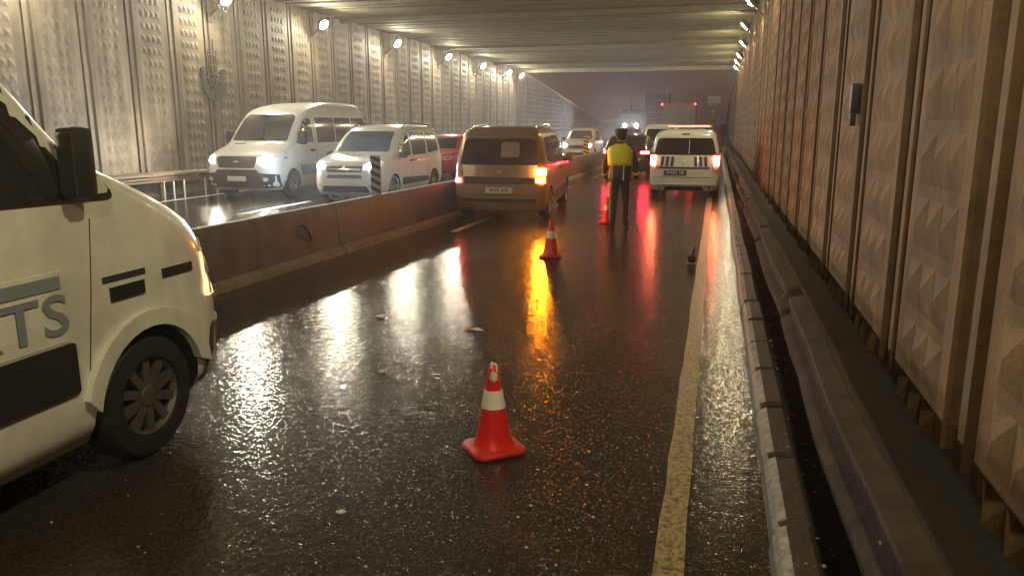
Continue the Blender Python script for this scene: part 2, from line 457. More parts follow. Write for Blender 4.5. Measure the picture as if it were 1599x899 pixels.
# ceiling of precast girders
ceil = empty('ceiling'); tag(ceil, 'greenish grey tunnel ceiling of close set concrete girders', 'ceiling', kind='structure')
box('slab', (XL - .5, XW + .5, -14, YP, ZC + .05, ZC + .5), 'ceiling_gap', ceil)
gm = []
for k in range(3):
    bm = bmesh.new()
    prof = [(0, .16), (.02, .02), (.07, 0), (.36, 0), (.40, .035), (.62, .035), (.66, 0), (.93, 0), (.98, .02), (1.0, .16)]
    L0, L1 = XL - .02, XW + .02
    n = 6; rings = []
    for i in range(n + 1):
        x = L0 + (L1 - L0) * i / n
        rings.append([bm.verts.new((x, p[0] * 1.06, p[1] - .015 * math.sin(math.pi * i / n) * k)) for p in prof])
    for a, b in zip(rings, rings[1:]):
        for i in range(len(prof) - 1): bm.faces.new((a[i], a[i + 1], b[i + 1], b[i]))
        bm.faces.new((a[0], b[0], b[-1], a[-1]))
    bm.faces.new(rings[0]); bm.faces.new(rings[-1])
    bmesh.ops.recalc_face_normals(bm, faces=bm.faces)
    me = bpy.data.meshes.new('girder'); bm.to_mesh(me); bm.free(); me.materials.append(M['ceiling']); gm.append(me)
y = -14; i = 0
while y < YP - 1.1:
    o = link('girder', random.choice(gm), None, ceil); o.location = (0, y, ZC - .12 + random.uniform(-.025, .02)); y += 1.13; i += 1
    if i % 9 == 0:
        box('drop_beam', (XL - .02, XW + .02, y + .01, y + .33, ZC - .25, ZC + .03), 'ceiling', ceil); y += .37
pb = empty('portal_beam'); tag(pb, 'pale concrete edge beam across the tunnel mouth', 'beam')
box('lintel', (XL - .3, XW + .3, YP, YP + .5, ZC - .34, ZC + .75), 'portal', pb)
box('lip', (XL - .3, XW + .3, YP - .12, YP - .003, ZC - .36, ZC - .14), 'portal', pb)

# ------------------------------------------------------------------ median barrier
def bar_x(y): return -5.55 + .0325 * min(max(y, 2), 22) - .065
bar = empty('median_barrier'); tag(bar, 'long brown concrete median barrier with pale foot between the carriageways', 'barrier')
bprof = [(-.21, -.02), (-.21, .07), (-.12, .11), (-.07, .68), (-.05, .72), (.05, .72), (.07, .68), (.12, .11), (.21, .07), (.21, -.02)]
def bar_seg(y0, y1):
    bm = bmesh.new(); rings = []
    dx = random.uniform(-.008, .008)
    for yy in (y0 + .008, y0 + .03, y1 - .03, y1 - .008):
        k = .01 if yy in (y0 + .008, y1 - .008) else 0
        rings.append([bm.verts.new((bar_x(yy) + dx + p[0] * (1 - k * 5), yy, gz(yy) + p[1] - k * .6)) for p in bprof])
    for a, b in zip(rings, rings[1:]):
        for i in range(len(bprof)): bm.faces.new((a[i], a[(i + 1) % 10], b[(i + 1) % 10], b[i]))
    bm.faces.new(rings[0]); bm.faces.new(rings[-1])
    o = obj('barrier_segment', bm, 'barrier', bar); o.data.materials.append(M['barrier_foot_lit_top'])
    for f in o.data.polygons:
        if f.center.z - gz(y0) < .10 or f.center.z - gz(y0) > .705: f.material_index = 1  # pale concrete foot; the pale top face paints in light on the edge
y = -6
while y < 100: bar_seg(y, y + 4); y += 4
def lift_bracket(yy):
    x = bar_x(yy)
    bm = bmesh.new(); tube(bm, [(x + .075, yy, .52), (x + .13, yy + .02, .50), (x + .15, yy + .09, .40), (x + .13, yy + .16, .31), (x + .10, yy + .17, .30)], .018)
    obj('lifting_hook', bm, 'galvanised', bar, 50)
for yy in (9.05, 25.0): lift_bracket(yy)
def delineator(y, label, md, ml, h=.62, wd=.17):
    e = empty('delineator_board', (bar_x(y), y, gz(y))); tag(e, label, 'delineator')
    bm = bmesh.new(); tube(bm, [(0, .03, .70), (0, .03, .72 + h)], .022); obj('post', bm, 'dirty_steel', e)
    box('board', (-wd / 2, wd / 2, -.012, .012, .722, .72 + h), ml, e)
    n = 5
    for i in range(n):
        z = .735 + i * h / n
        poly = [(-wd / 2 + .003, z + .075), (wd / 2 - .003, z), (wd / 2 - .003, z + .06), (-wd / 2 + .003, z + .135)]
        poly = [(a, min(b, .715 + h)) for a, b in poly]
        if poly[0][1] >= .714 + h: continue
        flatplate('stripe', poly, .004, md, e, plane_mtx((0, -.0125, 0), (1, 0, 0), (0, 0, 1)))
    return e
delineator(11.45, 'dark diagonally striped board on the median barrier before the white people carrier', 'stripe_dark', 'stripe_light')
delineator(30.2, 'small yellow and black striped board on the barrier before the pale oncoming car', 'ink', 'yellow_sign', .68, .22)

# ------------------------------------------------------------------ guardrails
def guardrail(name, label, x, sgn, ztop, y0, y1, post_step, m, seglen=4.0, heavy=False):
    """W-beam rail; sgn = side the face looks to"""
    e = empty(name); tag(e, label, 'guardrail')
    prof = [(0, -.01), (.012, -.012), (.05, -.045), (.085, -.06), (.085, -.10), (.05, -.118), (.012, -.145), (.012, -.168), (.05, -.195), (.085, -.213), (.085, -.253), (.05, -.27), (.012, -.30), (0, -.30)]
    if heavy: prof = [(-.05, -.06), (-.05, -.005), (-.044, 0), (.046, -.026), (.056, -.036), (.056, -.072), (.03, -.088), (.028, -.15), (.05, -.168), (.08, -.182), (.095, -.198), (.098, -.214), (.092, -.236), (.066, -.252), (.03, -.258)]
    prof = [(sgn * a, ztop + b) for a, b in prof]
    yy = y0; i = 0
    while yy < y1:
        bm = bmesh.new(); rings = []
        n = 12; tilt = random.uniform(-.04, .04) if heavy else random.uniform(-.012, .012)
        for k in range(n + 1):
            t = yy + (seglen + .04) * k / n
            d = .012 * math.sin(t * 1.3) + .006 * math.sin(t * 3.1) + (random.uniform(-.004, .004) if heavy and 0 < k < n else 0)
            rings.append([bm.verts.new((x + a + d + (b - ztop) * tilt - sgn * .003 * (i % 2), t, b + .008 * math.sin(t * .9))) for a, b in prof])
        for a, b in zip(rings, rings[1:]):
            for k in range(len(prof) - 1): bm.faces.new((a[k], a[k + 1], b[k + 1], b[k]))
        o = obj('rail_section', bm, m, e, 24 if heavy else 60)
        so = o.modifiers.new('thickness', 'SOLIDIFY'); so.thickness = .004
        yy += seglen; i += 1
    yy = y0 + .6; pm = None
    while yy < y1:
        if pm is None:
            bm = bmesh.new()
            bx(bm, -.04, .04, -.004, .004, 0, ztop - .10); bx(bm, -.04, -.032, -.035, .035, 0, ztop - .10); bx(bm, .032, .04, -.035, .035, 0, ztop - .10)
            bmesh.ops.recalc_face_normals(bm, faces=bm.faces); pm = bpy.data.meshes.new('post'); bm.to_mesh(pm); bm.free(); pm.materials.append(M['dirty_steel'])
            bm = bmesh.new()
            lathe(bm, [(.02, 0), (.022, .006), (.012, .014)], 8, 'X'); bmesh.ops.recalc_face_normals(bm, faces=bm.faces)
            bmh = bpy.data.meshes.new('bolt'); bm.to_mesh(bmh); bm.free(); bmh.materials.append(M['dirty_steel'])
        o = link('post', pm, None, e); o.location = (x - sgn * .045, yy, .01)
        o = link('bolt', bmh, None, e); o.location = (x + sgn * .016, yy, ztop - .156); o.rotation_euler = (0, 0, 0 if sgn > 0 else math.pi)
        yy += post_step
    return e
gr = guardrail('guardrail', 'dirty steel guardrail running along the brown wall beside the kerb', .632, -1, .57, -2, 55, 2.0, 'galvanised', heavy=True)
guardrail('guardrail', 'dark guardrail at the foot of the pale lamp lit wall', XL + .55, 1, .68, -2, 55, 2.0, 'dirty_steel')
# reflector posts glinting under the far rail
for k, yy in enumerate((16.3, 16.65, 17.05, 17.9, 18.4, 18.75, 19.2)):
    bm = bmesh.new(); tube(bm, [(XL + .86, yy, 0), (XL + .86, yy, .36), (XL + .87, yy, .46)], [.02, .022, .012], 8)
    tag(obj('flexible_post', bm, 'reflective', None, 50), 'short pale post under the far guardrail, ' + ['first', 'second', 'third', 'fourth', 'fifth', 'sixth', 'seventh'][k] + ' from the close minibus', 'post', 'short pale posts under the far guardrail')
# cable box on the near wall
e = empty('cable_box', (XW - .06, 7.0, 1.78)); tag(e, 'small dark cable box fixed on the brown wall panel joint', 'cable box')
box('cabinet', (-.012, .05, -.05, .05, .12, .36), 'black_plastic', e, .008)
box('cable_gland', (-.006, .04, -.03, .015, .02, .118), 'black_plastic', e, .006)

# ------------------------------------------------------------------ wall lamps
def wall_lamp(x, y, z, sgn, m, label, group, far):
    e = empty('wall_lamp', (x, y, z)); tag(e, label, 'wall lamp', group)
    d = abs((XL if sgn > 0 else XW) - x)
    bm = bmesh.new()
    tube(bm, [(-sgn * (d + .02), .04, -.42), (-sgn * d * .55, .02, -.22), (-sgn * .10, 0, .05)], .022, 6); obj('arm', bm, 'lamp_housing', e)
    box('wall_plate', (*sorted((-sgn * (d - .03), -sgn * (d + .03))), -.05, .13, -.55, -.30), 'lamp_housing', e)
    tilt = Matrix.Rotation(R(-26 if sgn > 0 else -22), 4, 'Z') @ Matrix.Rotation(R(-50 * sgn), 4, 'Y')
    bm = bmesh.new(); bx(bm, -.19, .19, -.15, .15, .012, .13, bevel=.025); bmesh.ops.transform(bm, matrix=tilt, verts=bm.verts); obj('housing', bm, 'lamp_housing', e, 40)
    bm = bmesh.new(); n = 4; rings = []
    for k in range(n + 1):
        a = k / n * math.pi / 2
        rings.append([bm.verts.new((math.cos(t) * .17 * math.cos(a), math.sin(t) * .14 * math.cos(a), .01 - .05 * math.sin(a))) for t in [2 * math.pi * i / 12 for i in range(12)]] if k < n else [bm.verts.new((0, 0, -.045))])
    for a, b in zip(rings, rings[1:]):
        for i in range(12):
            if len(b) > 1: bm.faces.new((a[i], a[(i + 1) % 12], b[(i + 1) % 12], b[i]))
            else: bm.faces.new((a[i], a[(i + 1) % 12], b[0]))
    bmesh.ops.transform(bm, matrix=tilt, verts=bm.verts); obj('lens', bm, m, e, 60)
order = ['nearest in view, above the emblem panel', 'second along the wall from the emblem', 'third along the wall from the emblem', 'fourth along the wall from the emblem', 'fifth along the wall from the emblem', 'sixth along the wall, near the tunnel mouth', 'last before the tunnel mouth']
YL = [19.8, 25.4, 31.9, 38.5, 44.6, 50.5, 53.9]
for yy, t in zip(YL, order): wall_lamp(XL + .62, yy, 5.22, 1, 'lamp_left', 'bright lamp on the pale wall, ' + t, 'lamps along the pale wall', 0)
for k, yy in enumerate((13.6, 7.6, 1.6, -4.0, -10.0)): wall_lamp(XL + .62, yy, 5.22, 1, 'lamp_left', 'lamp on the pale wall out of the picture, %s back from the emblem' % ['first', 'second', 'third', 'fourth', 'fifth'][k], 'lamps along the pale wall', 0)
orr = ['highest in the picture', 'second from the top of the picture', 'third from the top', 'fourth from the top', 'last but one before the tunnel mouth', 'last before the tunnel mouth']
for (xx, yy), t in zip(((.70, 23.8), (.74, 29.3), (.86, 35.3), (.87, 41.3), (.86, 45.2), (.90, 49.3)), orr): wall_lamp(xx, yy, 5.22, -1, 'lamp_right', 'small lamp high on the brown wall, ' + t, 'lamps along the brown wall', 0)
for k, yy in enumerate((18.2, 2.4, -3.2, -9.0)): wall_lamp(.70, yy, 5.22, -1, 'lamp_right', 'lamp on the brown wall out of the picture, ' + ['ahead of the camera', 'added above the nearest cone to brighten the close minibus', 'just behind the camera', 'well behind the camera'][k], 'lamps along the brown wall', 0)  # the one above the nearest cone is added to brighten the minibus side

# emblem on the pale wall
em = empty('wall_emblem', (XL + .03, 19.78, 3.05)); tag(em, 'grey green round emblem with slender towers on the pale wall', 'emblem')
mt = plane_mtx((0, 0, 0), (0, 1, 0), (0, 0, 1))
def arc(r0, r1, a0, a1, n=14, cx=0, cz=0): return [(cx + r1 * math.cos(R(a0 + (a1 - a0) * i / n)), cz + r1 * math.sin(R(a0 + (a1 - a0) * i / n))) for i in range(n + 1)] + [(cx + r0 * math.cos(R(a1 - (a1 - a0) * i / n)), cz + r0 * math.sin(R(a1 - (a1 - a0) * i / n))) for i in range(n + 1)]
for a0, a1 in ((183, 268), (272, 357)): flatplate('bowl', arc(.30, .56, a0, a1), .03, 'emblem', em, mt)
for s in (-1, 1):
    for z in (.06, .24):
        flatplate('wave', [(s * .30, z), (s * .42, z - .02), (s * .56, z), (s * .57, z + .08), (s * .46, z + .13), (s * .33, z + .09)], .03, 'emblem', em, mt)
for r_, (cz, k) in enumerate(((.12, 2), (-.04, 3), (-.17, 2))):
    for i in range(k): flatplate('dome', arc(.045, .085, 0, 360, 12, (i - (k - 1) / 2) * .165, cz), .025, 'emblem', em, mt)
for xx, h in ((-.17, .85), (-.07, 1.15), (.07, 1.15), (.17, .85)): flatplate('tower', [(xx - .014, .26), (xx + .014, .26), (xx + .012, h - .1), (xx, h), (xx - .012, h - .1)], .025, 'emblem_warm', em, mt)
for z in (.42, .70): flatplate('gallery', [(-.21, z), (.21, z), (.21, z + .035), (-.21, z + .035)], .032, 'emblem_warm', em, mt)

# ------------------------------------------------------------------ vehicles
class Shape:
    def __init__(s, keys, bulge=.05):
        s.b = bulge; n = len(keys); T = []
        for i in range(n - 1):
            p0, p1, p2, p3 = keys[max(i - 1, 0)], keys[i], keys[i + 1], keys[min(i + 2, n - 1)]
            for j in range(4):
                t = j / 4; z = p1[0] + (p2[0] - p1[0]) * t; row = [z]
                for c in range(1, 6):
                    m1 = (p2[c] - p0[c]) / max(p2[0] - p0[0], 1e-6) * (p2[0] - p1[0]); m2 = (p3[c] - p1[c]) / max(p3[0] - p1[0], 1e-6) * (p2[0] - p1[0])
                    d = p2[c] - p1[c]
                    for q in (0, 1):   # keep the curve monotone
                        m_ = (m1, m2)[q]
                        if d == 0 or m_ * d < 0: m_ = 0
                        elif abs(m_) > 2.5 * abs(d): m_ = 2.5 * d
                        if q == 0: m1 = m_
                        else: m2 = m_
                    h = (2 * t ** 3 - 3 * t * t + 1) * p1[c] + (t ** 3 - 2 * t * t + t) * m1 + (-2 * t ** 3 + 3 * t * t) * p2[c] + (t ** 3 - t * t) * m2
                    row.append(h)
                T.append(row)
        T.append(list(keys[-1])); s.T = T
    def at(s, z):
        T = s.T
        if z <= T[0][0]: return T[0]
        if z >= T[-1][0]: return T[-1]
        for a, b in zip(T, T[1:]):
            if z <= b[0]:
                t = (z - a[0]) / max(b[0] - a[0], 1e-9); return [p + (q - p) * t for p, q in zip(a, b)]
    def end(s, x, k, sg):
        z, yF, yR, hw, rf, rr = k
        y, r = (yF, rf) if sg > 0 else (yR, rr)
        x = min(abs(x), hw * .9999); d = s.b * (x / hw) ** 2 * (1 if sg > 0 else .6)
        if x > hw - r:
            q = (x - (hw - r)) / r; d += r * (1 - math.sqrt(max(0, 1 - q * q)))
        return y - sg * d
    def front(s, x, z): return Vector((x, s.end(x, s.at(z), 1), z))
    def rear(s, x, z): return Vector((x, s.end(x, s.at(z), -1), z))
    def side(s, sg):
        def f(y, z):
            k = s.at(z); _, yF, yR, hw, rf, rr = k
            x = hw
            for e, r, q in ((yF - s.b, rf, y), (-(yR + s.b * .6), rr, -y)):
                t = (q - (e - r)) / r
                if t > 0: x = min(x, hw - r * (1 - math.sqrt(max(0, 1 - min(t, .98) ** 2))))
            return Vector((sg * x, y, z))
        return f
    def body(s):
        bm = bmesh.new(); rings = []
        for k in s.T:
            z, yF, yR, hw, rf, rr = k; P = []
            def xs_(r): return [hw - r * (1 - math.sin(a * math.pi / 12)) for a in range(6, 0, -1)] + [(hw - r) * c for c in (1, .6, .25)]
            a = xs_(rf); fr = a + [-q for q in a[::-1]]
            a = xs_(rr); re = [-q for q in a] + a[::-1]
            for x in fr: P.append((x, s.end(x, k, 1), z))
            ym = [yF - s.b - rf + (yR + .6 * s.b + rr - yF + s.b + rf) * i / 9 for i in range(1, 9)]
            for q in ym: P.append((-hw, q, z))
            for x in re: P.append((x, s.end(x, k, -1), z))
            for q in ym[::-1]: P.append((hw, q, z))
            rings.append([bm.verts.new(p) for p in P])
        for a, b in zip(rings, rings[1:]):
            n = len(a)
            for i in range(n): bm.faces.new((a[i], a[(i + 1) % n], b[(i + 1) % n], b[i]))
        bm.faces.new(rings[0][::-1]); bm.faces.new(rings[-1])
        bmesh.ops.recalc_face_normals(bm, faces=bm.faces)
        return bm

def finish_body(bm, m, parent, wheels, rad, arch, lower=None):
    me = bpy.data.meshes.new('body'); bm.to_mesh(me); bm.free()
    me.materials.append(M[m]); me.materials.append(M['black_plastic'])
    o = bpy.data.objects.new('body', me); C.objects.link(o)
    if wheels:
        bm = bmesh.new()
        for (x, y) in wheels:
            s = 1 if x > 0 else -1
            lathe(bm, [(rad * arch, s * (abs(x) - .30)), (rad * arch, s * (abs(x) + .4))], 28, 'X', (0, y, rad))
        bmesh.ops.recalc_face_normals(bm, faces=bm.faces)
        cm = bpy.data.meshes.new('cut'); bm.to_mesh(cm); bm.free(); cm.materials.append(M['black_plastic'])
        co = bpy.data.objects.new('cut', cm); C.objects.link(co)
        b = o.modifiers.new('arches', 'BOOLEAN'); b.operation = 'DIFFERENCE'; b.object = co; b.solver = 'EXACT'; b.material_mode = 'TRANSFER'
        bpy.context.view_layer.update()
        nm = bpy.data.meshes.new_from_object(o.evaluated_get(bpy.context.evaluated_depsgraph_get()))
        o.modifiers.clear(); o.data = nm; bpy.data.objects.remove(co)
    for f in o.data.polygons: f.use_smooth = True
    o.data.set_sharp_from_angle(angle=R(38))
    if lower is not None:
        if M['black_plastic'].name not in [q.name for q in o.data.materials if q]: o.data.materials.append(M['black_plastic'])
        idx = [q.name for q in o.data.materials].index('black_plastic')
        for f in o.data.polygons:
            if f.center.z < lower: f.material_index = idx
    o.parent = parent
    return o

WH = {}
def wheel(parent, x, y, r, wd, rimmat, spokes):
    key = (r, wd, rimmat, spokes)
    if key not in WH:
        bm = bmesh.new(); h = wd / 2
        lathe(bm, [(r * .64, -h), (r * .80, -h * 1.02), (r * .93, -h * .95), (r * .985, -h * .7), (r, -h * .3), (r, h * .3), (r * .985, h * .7), (r * .93, h * .95), (r * .80, h * 1.02), (r * .64, h), (r * .62, h * .6), (r * .62, -h * .6)], 36, 'X')
        bmesh.ops.recalc_face_normals(bm, faces=bm.faces); t = bpy.data.meshes.new('wheel'); bm.to_mesh(t); bm.free(); t.materials.append(M['rubber'])
        for f in t.polygons: f.use_smooth = True
        t.set_sharp_from_angle(angle=R(40))
        bm = bmesh.new()
        lathe(bm, [(r * .66, h * .95), (r * .66, -h * .9), (r * .6, -h * .9), (r * .58, h * .62), (r * .62, h * .9)], 32, 'X', cap=False)
        lathe(bm, [(r * .58, h * .1), (.01, h * .1)], 28, 'X', cap=False)
        lathe(bm, [(r * .2, h * .1), (r * .2, h * .72), (r * .15, h * .82), (.004, h * .84)], 16, 'X', cap=False)
        for k in range(spokes):
            a = 2 * math.pi * k / spokes; b0 = len(bm.verts); bm.verts.ensure_lookup_table()
            vs = bx(bm, h * .45, h * .78, -r * .07, r * .07, r * .15, r * .62)
            bmesh.ops.rotate(bm, verts=vs, cent=(0, 0, 0), matrix=Matrix.Rotation(a, 3, 'X'))
        bmesh.ops.recalc_face_normals(bm, faces=bm.faces); q = bpy.data.meshes.new('rim'); bm.to_mesh(q); bm.free(); q.materials.append(M[rimmat])
        WH[key] = (t, q)
    t, q = WH[key]
    o = link('wheel', t, None, parent); o.location = (x, y, r)
    if x < 0: o.rotation_euler = (0, 0, math.pi)
    p = link('rim', q, None, o)
    return o

def mirror(parent, x, y, z, sz, m='black_plastic', body=None):
    s = 1 if x > 0 else -1
    bm = bmesh.new()
    w_, d, h = sz
    bx(bm, *sorted((x + s * .06, x + s * (.06 + w_))), y - d / 2, y + d / 2, z - h / 2, z + h / 2, bevel=min(.045, d * .36))
    bx(bm, *sorted((x - s * .08, x + s * .08)), y - d * .3, y + d * .3, z - h * .45, z - h * .2)
    o = obj('wing_mirror', bm, m, parent, 50)
    g = box('mirror_glass', (*sorted((x + s * .08, x + s * (.04 + w_))), y - d / 2 - .004, y - d / 2 + .01, z - h * .42, z + h * .42), 'chrome', o)
    return o
def rect(a0, a1, b0, b1): return [(a0, b0), (a1, b0), (a1, b1), (a0, b1)]
def mir(poly): return [(-a, b) for a, b in poly][::-1]
def plate(parent, surf, z, wd, hg, m='plate', text=None, ink='ink', off=.015, x=0):
    p = patch('number_plate', rect(x - wd / 2, x + wd / 2, z - hg / 2, z + hg / 2), surf, m, parent, off, .02)
    if text:
        me = text_mesh(text, hg * .85, .002, 1.0)
        o = link('lettering', me, ink, p)
        q = surf(x, z); sg = 1 if q.y > 0 else -1
        o.location = q + Vector((0, sg * (off + .006), 0)); o.rotation_euler = (R(90), 0, R(180) if sg > 0 else 0)
        o.scale = (.92, 1, 1)
    return p

# --- large vans
def big_van(loc, rz, label, paint, headm, kind):
    e = empty('minibus', loc, rz); tag(e, label, 'minibus')
    keys = [  # z, yF, yR, half width, front corner radius, rear corner radius
        (.22, 2.62, -2.70, .90, .30, .10), (.34, 2.74, -2.76, .98, .34, .10), (.55, 2.78, -2.78, 1.0, .36, .10), (.80, 2.79, -2.78, 1.0, .38, .10),
        (1.00, 2.74, -2.78, 1.0, .40, .10), (1.12, 2.62, -2.78, .995, .42, .10), (1.20, 2.38, -2.78, .99, .40, .10), (1.30, 2.02, -2.78, .985, .34, .10),
        (1.40, 1.78, -2.77, .98, .28, .10), (1.75, 1.42, -2.76, .95, .24, .10), (2.05, 1.10, -2.74, .90, .22, .10), (2.20, .86, -2.72, .865, .22, .12),
        (2.32, .45, -2.70, .82, .24, .14), (2.41, -.15, -2.66, .74, .28, .18), (2.46, -.9, -2.58, .62, .3, .22), (2.475, -1.4, -2.4, .4, .3, .25)]
    if kind == 'near':
        keys = keys[:5] + [(1.16, 2.68, -2.78, .995, .40, .10), (1.28, 2.56, -2.78, .99, .38, .10), (1.42, 2.30, -2.78, .985, .34, .10), (1.55, 1.98, -2.77, .98, .28, .10), (1.66, 1.74, -2.77, .97, .24, .10),
            (2.00, 1.42, -2.76, .935, .22, .10), (2.30, 1.12, -2.74, .89, .22, .10), (2.46, .84, -2.72, .855, .22, .12), (2.58, .44, -2.70, .81, .24, .14), (2.68, -.2, -2.66, .74, .28, .18), (2.74, -.9, -2.58, .62, .3, .22), (2.755, -1.4, -2.4, .4, .3, .25)]
    sh = Shape(keys, .07); r = .345; dz = .27 if kind == 'near' else 0
    wy, ry = (1.90 if kind == 'near' else 1.80), -1.55
    wl = [(s * .88, y) for s in (1, -1) for y in (wy, ry)]
    finish_body(sh.body(), paint, e, wl, r, 1.17)
    for x, y in wl: wheel(e, x, y, r, .22, 'steel_rim' if kind == 'near' else 'alloy', 10 if kind == 'near' else 6)
    F, B, SR, SL = sh.front, sh.rear, sh.side(1), sh.side(-1)
    ws = [(a, b + dz) for a, b in [(-.80, 1.43), (.80, 1.43), (.74, 2.02), (.66, 2.10), (-.66, 2.10), (-.74, 2.02)]]
    patch('windscreen', ws, F, 'glass', e, .006, rnd=.06)
    for sv in (SR, SL):
        patch('side_window', [(.62, 1.46), (1.78, 1.44), (1.62, 1.68), (1.14, 2.18), (.66, 2.24)] if dz else [(.62, 1.38), (1.52, 1.36), (1.40, 1.50), (.98, 1.98), (.66, 2.02)], sv, 'glass', e, rnd=.06)
        for a, b in ((-.62, .40), (-1.70, -.70), (-2.62, -1.78)): patch('side_window', rect(a, b, 1.36 + dz * .3, 2.03 + dz * .7), sv, 'glass', e, rnd=.06)
        for yy in (.52, -.66): patch('panel_gap', rect(yy - .006, yy + .006, .42, 2.08), sv, 'gap', e, .002, .01)
        patch('panel_gap', [(1.48, .62), (1.486, .62), (1.60, 1.36), (1.594, 1.36)], sv, 'gap', e, .0015, .01)
        patch('rub_strip', rect(-1.05, 1.40, .54, .79), sv, 'black_plastic', e, .018, .03, rnd=.02)
        patch('rub_strip', rect(-2.6, -2.05, .48, .72), sv, 'black_plastic', e, .018, .03, rnd=.02)
        patch('door_handle', rect(.62, .82, 1.14, 1.19), sv, 'black_plastic', e, .03, .03, rnd=.02)
        ring = [(wy + r * 1.42 * math.cos(R(a)), r + r * 1.42 * math.sin(R(a))) for a in range(8, 173, 12)] + [(wy + r * 1.16 * math.cos(R(a)), r + r * 1.16 * math.sin(R(a))) for a in range(172, 7, -12)]
        patch('wheel_arch', ring, sv, paint, e, .035, .05, grid=.2)
        patch('side_vent', rect(2.05, 2.30, .98, 1.03) if kind == 'near' else rect(2.05, 2.2, 1.0, 1.03), sv, 'black_plastic', e, .008)
    if kind == 'near':
        for sv in (SR, SL): patch('indicator_lamp', [(2.40, .80), (2.62, .78), (2.60, .98), (2.46, 1.10)], sv, 'head_dim', e, .014, rnd=.04)
        for sv in (SR, SL): patch('side_repeater', rect(1.66, 1.90, .93, 1.00), sv, 'grille', e, .012); patch('side_vent', rect(1.62, 1.92, 1.03, 1.06), sv, 'gap', e, .006)
    patch('rear_window', rect(-.75, .75, 1.4, 2.0), B, 'glass', e, rnd=.06)
    patch('grille', [(-.50, .78), (.50, .78), (.58, 1.02), (.50, 1.06), (-.50, 1.06), (-.58, 1.02)], F, 'grille', e, .012, rnd=.04)
    patch('badge', [(-.10, .93), (0, .89), (.10, .93), (0, .97)], F, 'badge', e, .022, rnd=.05)
    for z in (.84, .90, .99): patch('grille_bar', rect(-.5, .5, z, z + .012), F, 'black_plastic', e, .018)
    patch('bumper', [(-.99, .30), (.99, .30), (.99, .62), (.62, .66), (.55, .74), (-.55, .74), (-.62, .66), (-.99, .62)], F, 'black_plastic', e, .018, rnd=.03)
    plate(e, F, .52, .52, .12, off=.03)
    for s in (1, -1):
        po = [(.60, .86), (.90, .90), (.955, 1.08), (.86, 1.13), (.66, 1.07)]
        h = patch('headlight', po if s > 0 else mir(po), F, 'head_off', e, .012, rnd=.03)
        c = [(s * (.74 + .085 * math.cos(a)), .98 + .065 * math.sin(a)) for a in [i * math.pi / 6 * s for i in range(12)]]
        patch('lamp', c, F, headm, h, .02, .02)
        patch('fog_lamp', [(s * (.76 + .06 * math.cos(i * math.pi / 5 * s)), .50 + .05 * math.sin(i * math.pi / 5 * s)) for i in range(10)], F, 'head_off', e, .03, .02)
        patch('tail_light', rect(.86, .98, .9, 1.4) if s > 0 else rect(-.98, -.86, .9, 1.4), B, 'tail_off', e, .01)
        patch('bonnet_vent', rect(*sorted((s * .28, s * .62)), 1.335 + dz * .6, 1.36 + dz * .6), F, 'black_plastic', e, .006)
        big = kind == 'near'
        mirror(e, s * .92, 1.50 if big else 1.35, 1.63 if big else 1.5, (.13, .12, .34) if big else (.2, .14, .34))
    for s in (-.28, .30): 
        bm = bmesh.new(); tube(bm, [sh.front(s + .05, 1.40 + dz) + Vector((0, .03, .02)), sh.front(s - .25, 1.48 + dz) + Vector((0, .035, .03)), sh.front(s - .36, 1.52 + dz) + Vector((0, .03, .03))], .009, 5); obj('wiper', bm, 'black_plastic', e)
    return e, sh
nv, nsh = big_van((-3.93, 1.50, 0), 0, 'close white minibus with blue side lettering passing beside the camera', 'paint_van', 'head_dim', 'near')
SRn = nsh.side(1)
p = patch('side_banner', rect(-.30, 1.38, .80, 1.14), SRn, 'paint_van', nv, .004, .01)
patch('banner_stripe', rect(-.25, 1.36, 1.06, 1.12), SRn, 'lettering_blue', p, .009, .01)
me = text_mesh('RTS', .27, .003, 1.05); o = link('lettering', me, 'lettering_blue', p); o.location = (1.008, 1.10, .93); o.rotation_euler = (R(90), 0, R(90)); o.scale = (1.25, 1, 1)
big_van((-11.55, 17.0 + 2.78, 0), math.pi, 'tall white oncoming minibus with lit headlights beside the pale wall', 'paint_white', 'head_warm', 'far')

